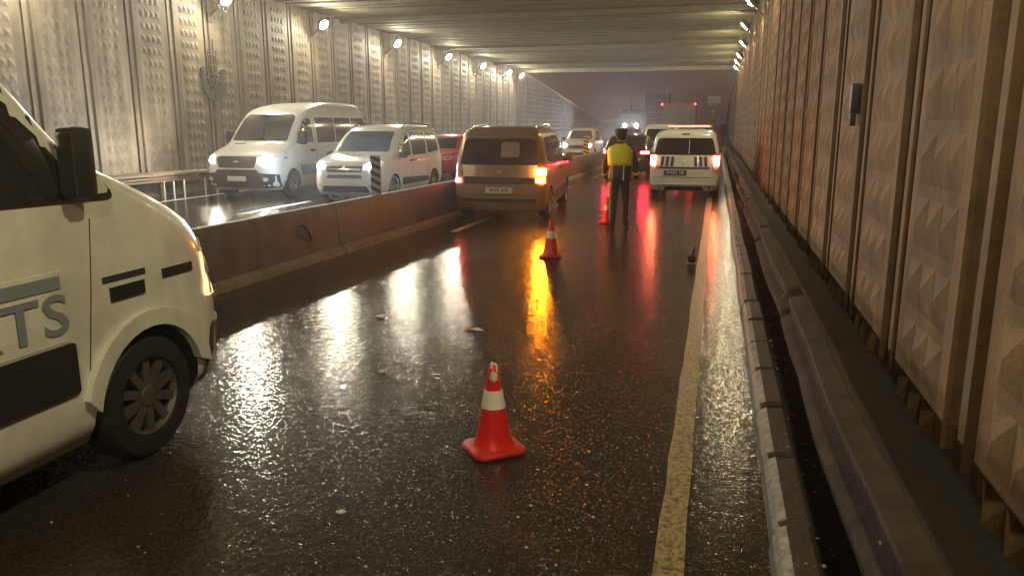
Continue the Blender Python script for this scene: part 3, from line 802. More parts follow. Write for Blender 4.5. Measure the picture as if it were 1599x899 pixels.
# --- compact people carriers
def carrier(name, label, cat, loc, rz, paint, glass='glass', head='head_off', L=4.4, H=1.80, W=1.80, rails=True, boolean=True):
    e = empty(name, loc, rz); tag(e, label, cat)
    h = L / 2; w2 = W / 2; k = H / 1.8
    keys = [(.20, h - .12, -h + .10, w2 - .10, .30, .16), (.30, h - .03, -h + .02, w2 - .03, .36, .18), (.50, h, -h, w2, .40, .18), (.72, h - .01, -h + .0, w2, .42, .18),
            (.90, h - .06, -h + .03, w2, .42, .18), (.99, h - .18, -h + .04, w2 - .005, .40, .18), (1.07, h - .50, -h + .05, w2 - .015, .36, .17), (1.13 * k, h - .92, -h + .06, w2 - .025, .30, .16),
            (1.35 * k, h - 1.22, -h + .10, w2 - .06, .25, .15), (1.60 * k, h - 1.60, -h + .16, w2 - .12, .24, .15), (1.70 * k, h - 1.85, -h + .21, w2 - .17, .26, .17),
            (1.765 * k, h - 2.2, -h + .32, w2 - .27, .28, .2), (1.80 * k, h - 2.6, -h + .6, w2 - .45, .25, .22)]
    sh = Shape(keys, .09); r = .315
    wl = [(s * (w2 - .11), y) for s in (1, -1) for y in (h - .88, -h + .78)]
    finish_body(sh.body(), paint, e, wl if boolean else None, r, 1.15)
    for x, y in wl: wheel(e, x, y, r, .20, 'alloy', 5)
    F, B, SR, SL = sh.front, sh.rear, sh.side(1), sh.side(-1)
    zt = 1.63 * k
    patch('windscreen', [(-.70, 1.16 * k), (.70, 1.16 * k), (.60, zt), (-.60, zt)], F, glass, e, .006, rnd=.06)
    for sv in (SR, SL):
        patch('side_window', [(h - 1.98, 1.08), (h - 1.16, 1.06), (h - 1.30, 1.22 * k), (h - 1.62, 1.57 * k), (h - 1.98, 1.61 * k)], sv, glass, e, rnd=.06)
        patch('side_window', [(-h + 1.35, 1.08), (h - 2.08, 1.08), (h - 2.08, 1.61 * k), (-h + 1.30, 1.61 * k)], sv, glass, e, rnd=.07)
        patch('side_window', [(-h + .42, 1.14), (-h + 1.22, 1.10), (-h + 1.20, 1.60 * k), (-h + .52, 1.58 * k)], sv, glass, e, rnd=.09)
        for yy in (h - 1.10, h - 2.03, -h + 1.27): patch('panel_gap', rect(yy - .006, yy + .006, .32, 1.06), sv, 'gap', e, .002, .01)
        patch('door_trim', [(-h + 1.25, .38), (h - 1.35, .38), (h - 1.35, .56), (-h + 1.25, .50)], sv, 'black_plastic', e, .02, .03, rnd=.04)
        for yy in (h - 1.95, h - 2.25): patch('door_handle', rect(yy - .1, yy + .1, .93, .97), sv, 'black_plastic', e, .025, .03, rnd=.02)
    for s in (1, -1):
        mirror(e, s * (w2 - .06), h - 1.25, 1.12, (.17, .11, .17), 'black_plastic')
        if rails:
            bm = bmesh.new(); pts = [(s * (w2 - .26), -h + .45, 1.70 * k), (s * (w2 - .25), -h + .62, 1.80 * k), (s * (w2 - .25), 0, 1.845 * k), (s * (w2 - .26), h - 2.2, 1.80 * k), (s * (w2 - .27), h - 2.0, 1.70 * k)]
            tube(bm, pts, .018, 6); obj('roof_rail', bm, 'chrome' if rails == 'chrome' else 'black_plastic', e, 50)
    # front
    for s in (1, -1):
        po = [(.46, .80), (.80, .80), (.86, .92), (.80, .985), (.50, .92)]
        hl = patch('headlight', po if s > 0 else mir(po), F, 'head_off', e, .01, rnd=.03)
        if head != 'head_off':
            c = [(s * (.66 + .10 * math.cos(a)), .88 + .05 * math.sin(a)) for a in [i * math.pi / 6 * s for i in range(12)]]
            patch('lamp', c, F, head, hl, .018, .02)
        fo = [(s * (.66 + .06 * math.cos(i * math.pi / 5 * s)), .42 + .06 * math.sin(i * math.pi / 5 * s)) for i in range(10)]
        patch('fog_lamp', fo, F, 'head_off', e, .012, .02)
    patch('grille', [(-.44, .74), (.44, .74), (.46, .88), (-.46, .88)], F, 'grille', e, .012, rnd=.03)
    patch('grille_bar', rect(-.40, .40, .80, .818), F, 'chrome', e, .022)
    patch('badge', [(-.05, .83), (0, .78), (.05, .83), (0, .89)], F, 'badge', e, .028)
    patch('lower_grille', [(-.46, .60), (.46, .60), (.42, .68), (-.42, .68)], F, 'grille', e, .012, rnd=.02)
    patch('lower_grille', [(-.62, .28), (.62, .28), (.55, .42), (-.55, .42)], F, 'black_plastic', e, .012, rnd=.03)
    plate(e, F, .51, .52, .11, off=.02)
    # rear
    patch('rear_window', [(-.77, 1.08), (.77, 1.08), (.67, 1.57 * k), (-.67, 1.57 * k)], B, 'glass', e, .008, rnd=.08)
    patch('tailgate_gap', rect(-.74, .74, .515, .527), B, 'gap', e, .002, .01)
    return e, sh
def rear_lights(e, B, poly, mats, zs=None):
    for s, m in ((-1, mats[0]), (1, mats[1])):
        po = poly if s > 0 else mir(poly)
        patch('tail_light', po, B, 'tail_off', e, .014, rnd=.02)
def lamp_on(parent, B, x0, x1, z0, z1, m, off=.022): return patch('lamp', rect(min(x0, x1), max(x0, x1), z0, z1), B, m, parent, off, .02, rnd=.015)

carrier('people_carrier', 'white oncoming people carrier with cool bright headlights behind the median barrier', 'car', (-8.42, 16.6 + 2.2, 0), math.pi, 'paint_white', 'glass_blue_sheen', 'head_cool', rails=True, H=1.84, W=1.84)

sv_, s2 = carrier('people_carrier', 'silver people carrier, its paint browned by glare, with amber indicator flashing beside the barrier', 'car', (-4.10, 14.1 + 2.2, 0), R(4), 'paint_silver_glare', rails='chrome', H=1.80, W=1.78)
B = s2.rear
for s in (-1, 1):
    po = [(.70, .72), (.88, .72), (.87, 1.12), (.74, 1.12)]
    t = patch('tail_light', po if s > 0 else mir(po), B, 'tail_off', sv_, .014, rnd=.02)
    if s < 0: lamp_on(t, B, -.86, -.74, .74, .83, 'tail_lit')
    else:
        lamp_on(t, B, .71, .86, .88, 1.01, 'amber_lit'); lamp_on(t, B, .72, .85, .76, .84, 'amber_lit')
patch('tailgate_trim', [(-.68, .72), (.68, .72), (.68, .84), (-.68, .86)], B, 'black_plastic', sv_, .02, rnd=.02)
patch('badge', [(-.07, .95), (0, .91), (.07, .95), (0, .99)], B, 'badge', sv_, .016, rnd=.03)
patch('bumper', [(-.86, .26), (.86, .26), (.86, .38), (-.86, .38)], B, 'paint_silver_glare', sv_, .03, .05, rnd=.03)
patch('bumper_trim', [(-.72, .385), (.72, .385), (.72, .45), (-.72, .45)], B, 'black_plastic', sv_, .015, rnd=.02)
plate(sv_, B, .61, .52, .11, text='34 FK 418')
patch('pale_rectangle', [(.02, 1.22), (.38, 1.22), (.38, 1.50), (.04, 1.50)], B, 'pale_pane', sv_, .012, .01, rnd=.05)  # pale rounded rectangle on the rear window
bm = bmesh.new(); tube(bm, [B(.05, 1.12) + Vector((0, -.02, 0)), B(-.25, 1.2) + Vector((0, -.025, 0)), B(-.42, 1.26) + Vector((0, -.02, 0))], .01, 5); obj('rear_wiper', bm, 'black_plastic', sv_)

pv, s3 = carrier('police_car', 'white police car with blue stripes and roof light bar stopped by the wall', 'police car', (-.74, 20.2 + 2.2, 0), R(-.5), 'paint_white', rails=False, H=1.72, W=1.75)
B = s3.rear
for s in (-1, 1):
    po = [(.68, .72), (.80, .66), (.865, .72), (.85, 1.16), (.76, 1.14)]
    t = patch('tail_light', po if s > 0 else mir(po), B, 'tail_off', pv, .014, rnd=.02)
    lamp_on(t, B, s * .72, s * .84, .82, 1.06, 'tail_hot')
    patch('reflector', rect(*sorted((s * .62, s * .82)), .25, .29), B, 'tail_off', pv, .02)
    for k in range(3):
        a = .28 + k * .125
        q = [(a, .80), (a + .07, .80), (a + .045, 1.04), (a - .025, 1.04)] if s < 0 else [(a - .03, .80), (a + .04, .80), (a + .02, 1.04), (a - .05, 1.04)]
        patch('stripe', q if s > 0 else mir(q), B, 'police_blue', pv, .008, .01)
patch('stripe', rect(-.66, .63, .735, .785), B, 'police_blue', pv, .009, .01)
patch('badge', [(-.05, .93), (0, .85), (.05, .93), (0, 1.01)], B, 'badge', pv, .02)
patch('bumper', [(-.84, .20), (.84, .20), (.80, .33), (.55, .35), (-.55, .35), (-.80, .33)], B, 'paint_white', pv, .03, .05, rnd=.03)
patch('bumper_trim', [(-.50, .20), (.50, .20), (.46, .30), (-.46, .30)], B, 'black_plastic', pv, .036, .02, rnd=.03)
patch('brake_light', rect(-.10, .10, 1.585, 1.61), B, 'black_plastic', pv, .012)
plate(pv, B, .64, .56, .115, 'plate_black', '34 RDT 760', 'ink_white', x=-.22)
bm = bmesh.new(); tube(bm, [B(.10, 1.12) + Vector((0, -.025, 0)), B(.11, 1.3) + Vector((0, -.03, 0)), B(.10, 1.46) + Vector((0, -.025, 0))], .009, 5); obj('rear_wiper', bm, 'reflective', pv)
bm = bmesh.new(); bx(bm, -.60, .60, -.55, -.25, 1.755, 1.83, bevel=.03); lb = obj('light_bar', bm, 'rust_white', pv, 40)
for s in (-1, 1): box('foot', (*sorted((s * .42, s * .48)), -.45, -.35, 1.70, 1.756), 'black_plastic', pv)
box('lens_strip', (-.56, .56, -.556, -.54, 1.775, 1.815), 'bar_lit', lb)

# --- low cars
def low_car(label, loc, rz, paint, head='head_off', tail=None, H=1.46, L=4.3, W=1.76, cat='car', name='car'):
    e = empty(name, loc, rz); tag(e, label, cat)
    h, w2, k = L / 2, W / 2, H / 1.46
    keys = [(.18, h - .1, -h + .1, w2 - .1, .3, .25), (.30, h - .02, -h + .02, w2 - .02, .4, .3), (.55, h, -h, w2, .44, .32), (.72 * k, h - .06, -h + .02, w2, .44, .32), (.80 * k, h - .22, -h + .04, w2 - .005, .42, .3),
            (.88 * k, h - .62, -h + .05, w2 - .02, .38, .28), (.95 * k, h - 1.12, -h + .08, w2 - .05, .32, .26), (1.2 * k, h - 1.55, -h + .30, w2 - .14, .26, .24), (1.36 * k, h - 1.9, -h + .55, w2 - .22, .26, .24),
            (1.43 * k, h - 2.2, -h + .85, w2 - .32, .26, .24), (1.46 * k, h - 2.5, -h + 1.2, w2 - .5, .2, .2)]
    sh = Shape(keys, .09); r = .31
    wl = [(s * (w2 - .11), y) for s in (1, -1) for y in (h - .85, -h + .8)]
    finish_body(sh.body(), paint, e, wl, r, 1.14)
    for x, y in wl: wheel(e, x, y, r, .2, 'alloy', 5)
    F, Bk = sh.front, sh.rear
    patch('windscreen', [(-.66, .98 * k), (.66, .98 * k), (.52, 1.34 * k), (-.52, 1.34 * k)], F, 'glass', e, .008, rnd=.05)
    patch('rear_window', [(-.58, 1.02 * k), (.58, 1.02 * k), (.48, 1.32 * k), (-.48, 1.32 * k)], Bk, 'glass', e, .008, rnd=.05)
    for s in (1, -1):
        sv = sh.side(s)
        patch('side_window', [(h - 2.25, .97 * k), (h - 1.35, .96 * k), (h - 1.75, 1.30 * k), (h - 2.25, 1.34 * k)], sv, 'glass', e, rnd=.05)
        patch('side_window', [(-h + .75, 1.0 * k), (h - 2.35, .97 * k), (h - 2.35, 1.34 * k), (-h + .95, 1.30 * k)], sv, 'glass', e, rnd=.05)
        mirror(e, s * (w2 - .05), h - 1.4, .98 * k, (.15, .1, .13), 'black_plastic')
        po = [(.46, .62 * k), (.80, .64 * k), (.80, .76 * k), (.52, .73 * k)]
        hl = patch('headlight', po if s > 0 else mir(po), F, 'head_off', e, .01, rnd=.03)
        if head != 'head_off':
            c = [(s * (.65 + .09 * math.cos(a)), .69 * k + .05 * math.sin(a)) for a in [i * math.pi / 5 * s for i in range(10)]]
            patch('lamp', c, F, head, hl, .02, .02)
        po = [(.45, .78 * k), (.84, .78 * k), (.82, .92 * k), (.48, .90 * k)]
        tl = patch('tail_light', po if s > 0 else mir(po), Bk, 'tail_off', e, .012, rnd=.02)
        if tail: lamp_on(tl, Bk, s * .52, s * .80, .81 * k, .89 * k, tail)
    patch('grille', [(-.42, .52 * k), (.42, .52 * k), (.44, .68 * k), (-.44, .68 * k)], F, 'grille', e, .012, rnd=.03)
    patch('lower_grille', [(-.6, .28), (.6, .28), (.5, .40), (-.5, .40)], F, 'black_plastic', e, .012, rnd=.03)
    plate(e, F, .46, .52, .11, off=.03)
    plate(e, Bk, .62, .52, .11, off=.02)
    patch('bumper_trim', rect(-.6, .6, .25, .36), Bk, 'black_plastic', e, .012, rnd=.03)
    return e
low_car('dark red car half hidden behind the white oncoming people carrier', (-9.7, 27.5, 0), math.pi, 'paint_red', tail=None, H=1.5)
low_car('pale oncoming car with two lit headlights behind the yellow striped board', (-7.3, 43.8, 0), math.pi, 'paint_beige', 'head_warm', H=1.68)
low_car('black car with red tail lights on the road ahead of the officer', (-3.12, 30.2, 0), 0, 'paint_dark', tail='tail_dark_car', H=1.5)
low_car('distant oncoming car with one very bright headlight in view past the officer', (-6.6, 62.5, gz(62.5)), math.pi, 'paint_dark', 'head_far', H=1.5)
wv, s4 = carrier('people_carrier', 'white van partly hidden behind the police car', 'van', (-2.62, 41.0, 0), 0, 'paint_white', rails=False, H=1.9, W=1.8)
for s in (-1, 1):
    po = [(.76, .7), (.87, .7), (.86, 1.15), (.77, 1.15)]
    t = patch('tail_light', po if s > 0 else mir(po), s4.rear, 'tail_off', wv, .014)
    lamp_on(t, s4.rear, s * .77, s * .86, .9, 1.05, 'marker_red')
plate(wv, s4.rear, .62, .52, .11)

# --- lorries outside
def lorry(name, label, loc, w2, hbox, L, mbox, style, rz=0):
    e = empty(name, loc, rz); tag(e, label, 'lorry')
    box('chassis', (-w2 * .5, w2 * .5, -L / 2 + .1, L / 2, .55, .80), 'black_plastic', e)
    for s in (1, -1):
        for y in (-L / 2 + 1.2, L / 2 - .9): wheel(e, s * (w2 - .18), y, .46, .3, 'steel_rim', 8)
    box('cab', (-w2 + .05, w2 - .05, L / 2 - 1.9, L / 2 + .1, .5, 2.75), 'paint_white', e, .12)
    if style == 'box':
        box('cargo_box', (-w2, w2, -L / 2, L / 2 - 2.0, .95, hbox), mbox, e, .03)
        for s in (-1, 1):
            d = box('rear_door', (*sorted((s * .012, s * (w2 - .07))), -L / 2 - .02, -L / 2 - .002, 1.05, hbox - .10), 'box_grey', e)
            bm = bmesh.new(); tube(bm, [(s * .2, -L / 2 - .035, 1.1), (s * .2, -L / 2 - .035, hbox - .14)], .014, 6); obj('lock_rod', bm, 'chrome', d)
            box('corner_post', (*sorted((s * (w2 - .06), s * (w2 + .004))), -L / 2 - .03, -L / 2 - .0015, .95, hbox), mbox, e)
            o = box('marker_light', (*sorted((s * (w2 - .10), s * (w2 + .0))), -L / 2 - .07, -L / 2 - .032, hbox - .11, hbox - .02), 'marker_red', e)
            box('tail_light', (*sorted((s * (w2 - .40), s * (w2 - .1))), -L / 2 - .05, -L / 2 - .004, .80, .93), 'tail_lit', e)
        box('top_rail', (-w2 + .065, w2 - .065, -L / 2 - .025, -L / 2 - .0015, hbox - .095, hbox - .012), mbox, e)
        box('bumper', (-w2 + .1, w2 - .1, -L / 2 - .02, -L / 2 + .08, .45, .62), 'black_plastic', e)
    else:
        for s in (-1, 1):
            box('corner_post', (*sorted((s * (w2 - .12), s * w2)), -L / 2, -L / 2 + .12, .95, hbox), 'rust_white', e)
            box('side_board', (*sorted((s * (w2 - .08), s * (w2 - .02))), -L / 2 + .121, L / 2 - 2.0, .95, hbox - .4), mbox, e)
            box('tail_light', (*sorted((s * (w2 - .40), s * (w2 - .1))), -L / 2 - .05, -L / 2 + .02, .78, .9), 'tail_off', e)
        n = 5
        for i in range(n):
            z0 = 1.0 + i * (hbox - 1.5) / n; z1 = 1.0 + (i + 1) * (hbox - 1.5) / n - .05
            box('tail_board', (-w2 + .125, w2 - .125, -L / 2 + .03 + .02 * (i % 2), -L / 2 + .09 + .02 * (i % 2), z0, z1), mbox, e)
        box('header', (-w2 + .125, w2 - .125, -L / 2 - .01, -L / 2 + .11, hbox - .46, hbox), 'portal', e)
        box('load_cover', (-w2 + .13, w2 - .13, -L / 2 + .2, L / 2 - 2.0, hbox - .7, hbox - .45), mbox, e)
        box('bed', (-w2 + .02, w2 - .02, -L / 2 + .13, L / 2 - 2.0, .80, .949), 'black_plastic', e)
    return e
lorry('box_lorry', 'red edged box lorry with red marker lights seen past the police car roof', (-2.78, 61.5, gz(59) + .02), 1.22, 3.35, 6.4, 'paint_truck', 'box')
lorry('tall_lorry', 'tall dark high sided lorry with pale top board beyond the box lorry', (-6.25, 86, gz(83)), 1.25, 4.55, 7.0, 'tarp', 'open')
ol = empty('oncoming_lorry', (-8.3, 79, gz(79)), math.pi); tag(ol, 'far oncoming lorry with a pair of bright white headlights', 'lorry')
box('cab', (-1.1, 1.1, -.9, .9, .5, 2.3), 'paint_dark', ol, .12)
box('windscreen', (-.95, .95, .902, .93, 1.4, 2.1), 'glass', ol)
box('bumper', (-1.08, 1.08, .85, 1.0, .45, .8), 'black_plastic', ol, .03)
box('cargo_box', (-1.15, 1.15, -5.5, -1.0, .8, 2.5), 'tarp', ol, .03)
for s in (-1, 1):
    for y in (0, -4.4): wheel(ol, s * .95, y, .42, .28, 'steel_rim', 8)
    bm = bmesh.new(); lathe(bm, [(.13, 0), (.12, .05), (.005, .07)], 14); bmesh.ops.transform(bm, matrix=Matrix.Translation((s * .58, .9, 1.0)) @ Matrix.Rotation(R(-90), 4, 'X'), verts=bm.verts); obj('headlight', bm, 'head_far', ol, 40)

# ------------------------------------------------------------------ street furniture outside
sg = empty('road_sign', (-.38, 72, gz(72))); tag(sg, 'sign post with white panels, warning triangle and yellow chevrons near the brown wall', 'road sign')
bm = bmesh.new(); tube(bm, [(0, 0, 0), (0, 0, 4.0)], .05); obj('post', bm, 'dirty_steel', sg)
for i, m in enumerate(('blue_sign', 'white_sign', 'white_sign')):
    b = box('sign_panel', (-.56, .56, -.09, -.055, 2.87 + i * .33, 3.16 + i * .33), m, sg)
    if i < 1: box('lettering_bar', (-.45, .30, -.096, -.0905, 2.98, 3.03), 'white_sign', b)
tri = flatplate('warning_triangle', [(-.28, 0), (.28, 0), (0, .46)], .02, 'red_sign', sg, plane_mtx((0, -.06, 2.36), (1, 0, 0), (0, 0, 1)))
flatplate('triangle_face', [(-.21, .035), (.21, .035), (0, .38)], .004, 'white_sign', tri, plane_mtx((0, -.081, 2.36), (1, 0, 0), (0, 0, 1)))
flatplate('mark', [(-.02, .10), (.02, .10), (.025, .26), (-.025, .26)], .004, 'ink', tri, plane_mtx((0, -.086, 2.36), (1, 0, 0), (0, 0, 1)))
cb = box('chevron_board', (-.30, .30, -.09, -.055, 1.62, 2.30), 'ink', sg)
for i in range(3):
    z = 1.64 + i * .2
    flatplate('chevron', [(-.27, z), (0, z + .18), (.27, z), (.27, z + .10), (0, z + .28), (-.27, z + .10)], .004, 'yellow_sign', cb, plane_mtx((0, -.0905, 0), (1, 0, 0), (0, 0, 1)))
sl = empty('street_lamp', (-10.9, 103, gz(103))); tag(sl, 'thin curved unlit street lamp pole against the night sky', 'street lamp')
bm = bmesh.new(); tube(bm, [(0, 0, 0), (0, 0, 4.5), (-.1, 0, 5.6), (-.5, 0, 6.6), (-1.1, 0, 7.3)], [.10, .08, .07, .06, .05], 8); obj('pole', bm, 'galvanised', sl, 60)
bm = bmesh.new(); bx(bm, -1.9, -1.05, -.14, .14, 7.28, 7.42, bevel=.04); obj('lamp_head', bm, 'lamp_housing', sl)

# ------------------------------------------------------------------ traffic cones
def cone(loc, rz, label, taped=False, h=.50, lean=0):
    e = empty('traffic_cone', loc, rz); e.rotation_euler = (lean, 0, rz); tag(e, label, 'traffic cone', 'red traffic cones')
    bm = bmesh.new(); a = .155; c = .045
    oct_ = [(-a + c, -a), (a - c, -a), (a, -a + c), (a, a - c), (a - c, a), (-a + c, a), (-a, a - c), (-a, -a + c)]
    rings = [[bm.verts.new((x * s, y * s, z)) for x, y in oct_] for s, z in ((.97, 0), (1.0, .006), (1.0, .022), (.96, .032), (.72, .042))]
    for p, q in zip(rings, rings[1:]):
        for i in range(8): bm.faces.new((p[i], p[(i + 1) % 8], q[(i + 1) % 8], q[i]))
    bm.faces.new(rings[0][::-1]); bm.faces.new(rings[-1])
    for v in bm.verts: v.co.z += .006 * math.sin(v.co.x * 23 + v.co.y * 9) * (abs(v.co.x) > .1); v.co.z = max(v.co.z, .001)
    obj('base', bm, 'cone_base', e, 40)
    r = lambda z: .108 - (.108 - .022) * (z - .03) / (h - .03)
    def part(nm, z0, z1, m, grow=0, cap=False):
        bm = bmesh.new(); n = 6
        pr = [(r(z0 + (z1 - z0) * i / n) + grow, z0 + (z1 - z0) * i / n) for i in range(n + 1)]
        if nm == 'body': pr = [(.122, .034), (.114, .044)] + pr[1:]
        if cap: pr += [(pr[-1][0] * .8, z1 + .005), (.006, z1 + .006)]
        else: pr = [(pr[0][0] - .004, z0)] + pr + [(pr[-1][0] - .004, z1)]
        lathe(bm, pr, 36, cap=False); return obj(nm, bm, m, e, 40)
    part('body', .03, h, 'cone_red', 0, True)
    part('white_band', h * .52, h * .72, 'cone_white', .0025)
    if taped:
        bm = bmesh.new(); rr = random.Random(3)
        bmesh.ops.create_icosphere(bm, subdivisions=3, radius=1)
        for v in bm.verts:
            k = rr.uniform(.6, 1.3); v.co = Vector((v.co.x * .020 * k - .008, v.co.y * .024 * k - .022, v.co.z * .034 * k + h * .875))
        obj('tape_knot', bm, 'tape', e)
        bm = bmesh.new(); tube(bm, [(0.01, -.024, h * .93), (.012, -.02, h + .0), (-.01, -.005, h + .018), (-.018, -.02, h * .97)], .006, 6); obj('tape_tail', bm, 'tape', e, 60)
    return e
cone((-1.135, 3.93, .0), R(38), 'nearest red cone with white band and tape knotted on its tip', True, .505)
cone((-2.17, 10.45, .0), R(6), 'red cone with white band standing behind the silver people carrier', False, .52)
cone((-1.93, 14.5, .0), R(20), 'red and white cone beside the leg of the person in the vest', False, .48)

# ------------------------------------------------------------------ officer
def officer(loc, rz):
    e = empty('person', loc, rz); tag(e, 'person in dark uniform and yellow vest walking away beside the cones', 'person')
    V, ED, RD = [], [], []
    def v(p, r, par=None):
        V.append(p); RD.append(r if isinstance(r, tuple) else (r, r))
        if par is not None: ED.append((par, len(V) - 1))
        return len(V) - 1
    pel = v((0, 0, .94), (.165, .125))
    ab = v((0, .01, 1.10), (.16, .115), pel); ch = v((0, .01, 1.28), (.185, .125), ab); ut = v((0, 0, 1.40), (.16, .10), ch)
    nk = v((0, .015, 1.49), .058, ut); hd0 = v((0, .035, 1.565), (.075, .085), nk); hd = v((0, .045, 1.655), (.08, .098), hd0); v((0, .04, 1.72), (.055, .065), hd)
    for s in (-1, 1):
        fwd = .10 if s > 0 else -.06
        hp = v((s * .095, 0, .86), (.105, .11), pel)
        kn = v((s * .10, fwd * .7 + .02, .50), (.072, .078), hp)
        an = v((s * .10, fwd, .10), (.052, .055), kn)
        hl = v((s * .105, fwd - .02, .05), (.045, .05), an)
        v((s * .12, fwd + .17, .035), (.042, .032), hl)
        sh = v((s * .175, 0, 1.405), (.075, .08), ut)
        el = v((s * .275, -.03 if s < 0 else .02, 1.13), (.056, .058), sh)
        wr_ = v((s * .285, .06, .89), (.04, .042), el)
        pm = v((s * .283, .085, .82), (.022, .042), wr_)
        for k, (dy, L) in enumerate(((.035, .075), (.012, .085), (-.011, .078), (-.032, .06))):
            a = v((s * .280, .088 + dy, .772), .0095, pm); b = v((s * .272, .092 + dy, .772 - L * .5), .009, a); v((s * .260, .094 + dy, .772 - L * .9), .008, b)
        a = v((s * .270, .125, .82), .011, pm); v((s * .262, .142, .785), .0095, a)
    me = bpy.data.meshes.new('body'); me.from_pydata(V, ED, [])
    o = bpy.data.objects.new('body', me); C.objects.link(o)
    sk = o.modifiers.new('skin', 'SKIN')
    for i, q in enumerate(me.skin_vertices[0].data): q.radius = RD[i]; q.use_root = (i == 0)
    o.modifiers.new('sub', 'SUBSURF').levels = 2; o.modifiers['sub'].render_levels = 2
    bpy.context.view_layer.update()
    nm = bpy.data.meshes.new_from_object(o.evaluated_get(bpy.context.evaluated_depsgraph_get()))
    o.modifiers.clear(); o.data = nm
    nm.materials.clear()
    for m in ('uniform', 'skin', 'boot'): nm.materials.append(M[m])
    for f in nm.polygons:
        f.use_smooth = True; z = f.center.z
        f.material_index = 1 if (z > 1.50 or (abs(f.center.x) > .2 and z < .86)) else (2 if z < .11 else 0)
    o.parent = e
    def loft(nm, rings, m, parent=e, cap=False):
        bm = bmesh.new(); R_ = []
        for cx, cy_, z, rx, ry in rings: R_.append([bm.verts.new((cx + rx * math.copysign(abs(math.cos(t)) ** .8, math.cos(t)), cy_ + ry * math.copysign(abs(math.sin(t)) ** .8, math.sin(t)), z)) for t in [2 * math.pi * i / 28 for i in range(28)]])
        for a, b in zip(R_, R_[1:]):
            for i in range(28): bm.faces.new((a[i], a[(i + 1) % 28], b[(i + 1) % 28], b[i]))
        if cap: bm.faces.new(R_[-1])
        q = obj(nm, bm, m, parent, 50); so = q.modifiers.new('thickness', 'SOLIDIFY'); so.thickness = .006; return q
    loft('jacket', [(0, .0, .84, .205, .165), (0, 0, .95, .205, .16), (0, .005, 1.08, .198, .148), (0, .01, 1.22, .208, .15), (0, .005, 1.36, .215, .14), (0, 0, 1.44, .17, .115), (0, .01, 1.49, .085, .085), (0, .012, 1.53, .075, .08)], 'uniform')
    vs = loft('vest', [(0, .005, 1.115, .225, .162), (0, .01, 1.2, .232, .166), (0, .01, 1.29, .240, .164), (0, .005, 1.37, .240, .156), (0, 0, 1.435, .205, .135), (0, .005, 1.475, .125, .105), (0, .01, 1.495, .095, .095)], 'hi_vis')
    for s in (-1, 1):
        pts = [(s * (.10 if s > 0 else .10), -.165, .86), (s * .102, -.17, 1.0), (s * .105, -.16, 1.128)]
        bm = bmesh.new()
        for (x, y, z), (x2, y2, z2) in zip(pts, pts[1:]):
            q = [bm.verts.new(p) for p in ((x - .009, y, z), (x + .009, y, z), (x2 + .009, y2, z2), (x2 - .009, y2, z2))]; bm.faces.new(q)
        g = obj('piping', bm, 'reflective', e); so = g.modifiers.new('t', 'SOLIDIFY'); so.thickness = .004
        bm = bmesh.new(); fwd = .10 if s > 0 else -.06
        tube(bm, [(s * .19, .0, .82), (s * .174, fwd * .7 + .02 - .01, .5), (s * .155, fwd, .14)], .008, 6); obj('trouser_stripe', bm, 'reflective', e)
        bm = bmesh.new(); tube(bm, [(s * .281, .030 if s > 0 else 0, 1.005), (s * .283, .045, .965)], [.062, .059], 14, cap=False)
        g = obj('cuff_band', bm, 'hi_vis', e, 60); so = g.modifiers.new('t', 'SOLIDIFY'); so.thickness = .004
    loft('cap', [(0, .04, 1.655, .098, .115), (0, .04, 1.69, .112, .128), (0, .035, 1.725, .118, .132), (0, .03, 1.75, .10, .115), (0, .03, 1.76, .04, .05)], 'uniform', cap=True)
    bm = bmesh.new(); n = 10
    a = [bm.verts.new((.10 * math.cos(math.pi * i / n), .06 + .11 * math.sin(math.pi * i / n), 1.668)) for i in range(n + 1)]; b = [bm.verts.new((.095 * math.cos(math.pi * i / n), .07 + .17 * math.sin(math.pi * i / n), 1.64)) for i in range(n + 1)]
    for i in range(n): bm.faces.new((a[i], a[i + 1], b[i + 1], b[i]))
    q = obj('cap_peak', bm, 'boot', e); so = q.modifiers.new('t', 'SOLIDIFY'); so.thickness = .005
    loft('hair', [(0, .02, 1.56, .07, .075), (0, .015, 1.61, .086, .09), (0, .02, 1.66, .092, .103)], 'hair')
    bm = bmesh.new()
    for s in (-1, 1): bmesh.ops.create_icosphere(bm, subdivisions=1, radius=.02, matrix=Matrix.Translation((s * .084, .04, 1.61)))
    bmesh.ops.create_cone(bm, cap_ends=True, segments=6, radius1=.018, radius2=.004, depth=.05, matrix=Matrix.Translation((0, .135, 1.60)))
    obj('ears_and_nose', bm, 'skin', e, 60)
    return e
officer((-1.64, 13.9, 0), R(-6))

# ------------------------------------------------------------------ litter and grit
def scrap(loc, sx, sy, m, label, seed, rz=0, name='litter'):
    rr = random.Random(seed); bm = bmesh.new(); n = 9; g = []
    for j in range(5):
        g.append([bm.verts.new(((i / (n - 1) - .5) * sx * (1 - .35 * abs(j - 2) / 2), (j / 4 - .5) * sy * (1 - .5 * abs(i - 4) / 4), .006 + rr.uniform(0, .014))) for i in range(n)])
    for a, b in zip(g, g[1:]):
        for i in range(n - 1): bm.faces.new((a[i], a[i + 1], b[i + 1], b[i]))
    o = obj(name, bm, m, None, 80); so = o.modifiers.new('t', 'SOLIDIFY'); so.thickness = .003
    o.location = loc; o.rotation_euler = (0, 0, rz); return tag(o, label, 'litter')
scrap((-3.02, 6.62, .004), .13, .10, 'litter_white', 'pale crumpled scrap lying on the wet road among the lamp reflections', 3, R(10))
o = scrap((-1.99, 6.38, .004), .12, .075, 'litter_white', 'torn red and white wrapper lying on the wet road', 5, R(-6))
bm = bmesh.new(); bmesh.ops.create_icosphere(bm, subdivisions=2, radius=.03)
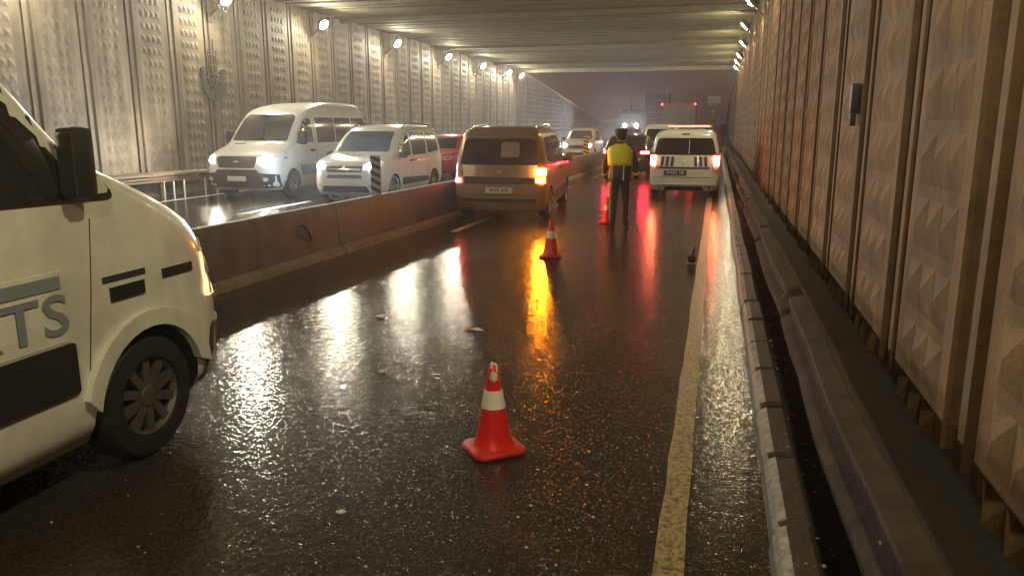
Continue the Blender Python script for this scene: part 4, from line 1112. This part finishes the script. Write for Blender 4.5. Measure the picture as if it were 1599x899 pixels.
for v in bm.verts: v.co = Vector((v.co.x * 1.2 - .075, v.co.y * .9, abs(v.co.z) * .45 + .002)) * random.uniform(.92, 1.06)
obj('torn_end', bm, 'litter_red', o)
scrap((-1.63, 3.03, .004), .05, .03, 'litter_white', 'small white scrap at the bottom of the picture before the near cone', 8, R(30))
scrap((-2.32, 5.05, .004), .05, .05, 'litter_white', 'tiny brownish scrap in the bluish reflection on the road', 11, R(30))
e = empty('broken_marker_post', (-.24, 10.35, 0)); tag(e, 'small dark broken post stub on the road beside the yellow line', 'post stub')
box('foot', (-.065, .065, -.05, .05, .003, .03), 'kerb_paint', e, .008)
box('stump', (-.05, .055, -.035, .035, .0305, .12), 'rubber', e, .015)
bm = bmesh.new(); tube(bm, [(.01, 0, .11), (.02, 0, .17), (.032, .005, .24)], [.016, .012, .009], 7); obj('rod', bm, 'rubber', e, 60)
bm = bmesh.new(); rr = random.Random(12)
def stone(bm, x, y, z, s):
    ret = bmesh.ops.create_icosphere(bm, subdivisions=1, radius=1)
    a, b, c = s * rr.uniform(.7, 1.5), s * rr.uniform(.7, 1.2), s * rr.uniform(.4, .7)
    for v in ret['verts']:
        k = rr.uniform(.8, 1.15); v.co = Vector((x + v.co.x * a * k, y + v.co.y * b * k, z + v.co.z * c * k + c * .5))
for i in range(150): stone(bm, rr.uniform(-2.9, .2), rr.uniform(2.0, 4.6), 0, rr.choice((.003, .004, .005, .0075)))
for i in range(160): stone(bm, rr.uniform(.50, .66), rr.uniform(1.6, 12), .045, rr.choice((.005, .007, .01, .014)))
for i in range(60): stone(bm, rr.uniform(.36, .47), rr.uniform(2, 8), .132, rr.choice((.003, .004, .006)))
tag(obj('gravel', bm, 'pebble'), 'loose grit scattered over the road edge and under the guardrail', 'grit', kind='stuff')

# ------------------------------------------------------------------ damp air
bm = bmesh.new(); bx(bm, -195, 195, -65, 295, -1.6, 11.5)
hz = obj('haze', bm, None); hz['kind'] = 'stuff'; hz['label'] = 'thin damp haze in the tunnel air'
hm = bpy.data.materials.new('haze'); hm.use_nodes = True; hz.data.materials.append(hm)
n, l = hm.node_tree.nodes, hm.node_tree.links
n.remove(n['Principled BSDF']); pvn = n.new('ShaderNodeVolumePrincipled')
pvn.inputs['Color'].default_value = (.93, .84, .77, 1); pvn.inputs['Density'].default_value = .0028; pvn.inputs['Anisotropy'].default_value = .72
l.new(pvn.outputs[0], n['Material Output'].inputs['Volume'])
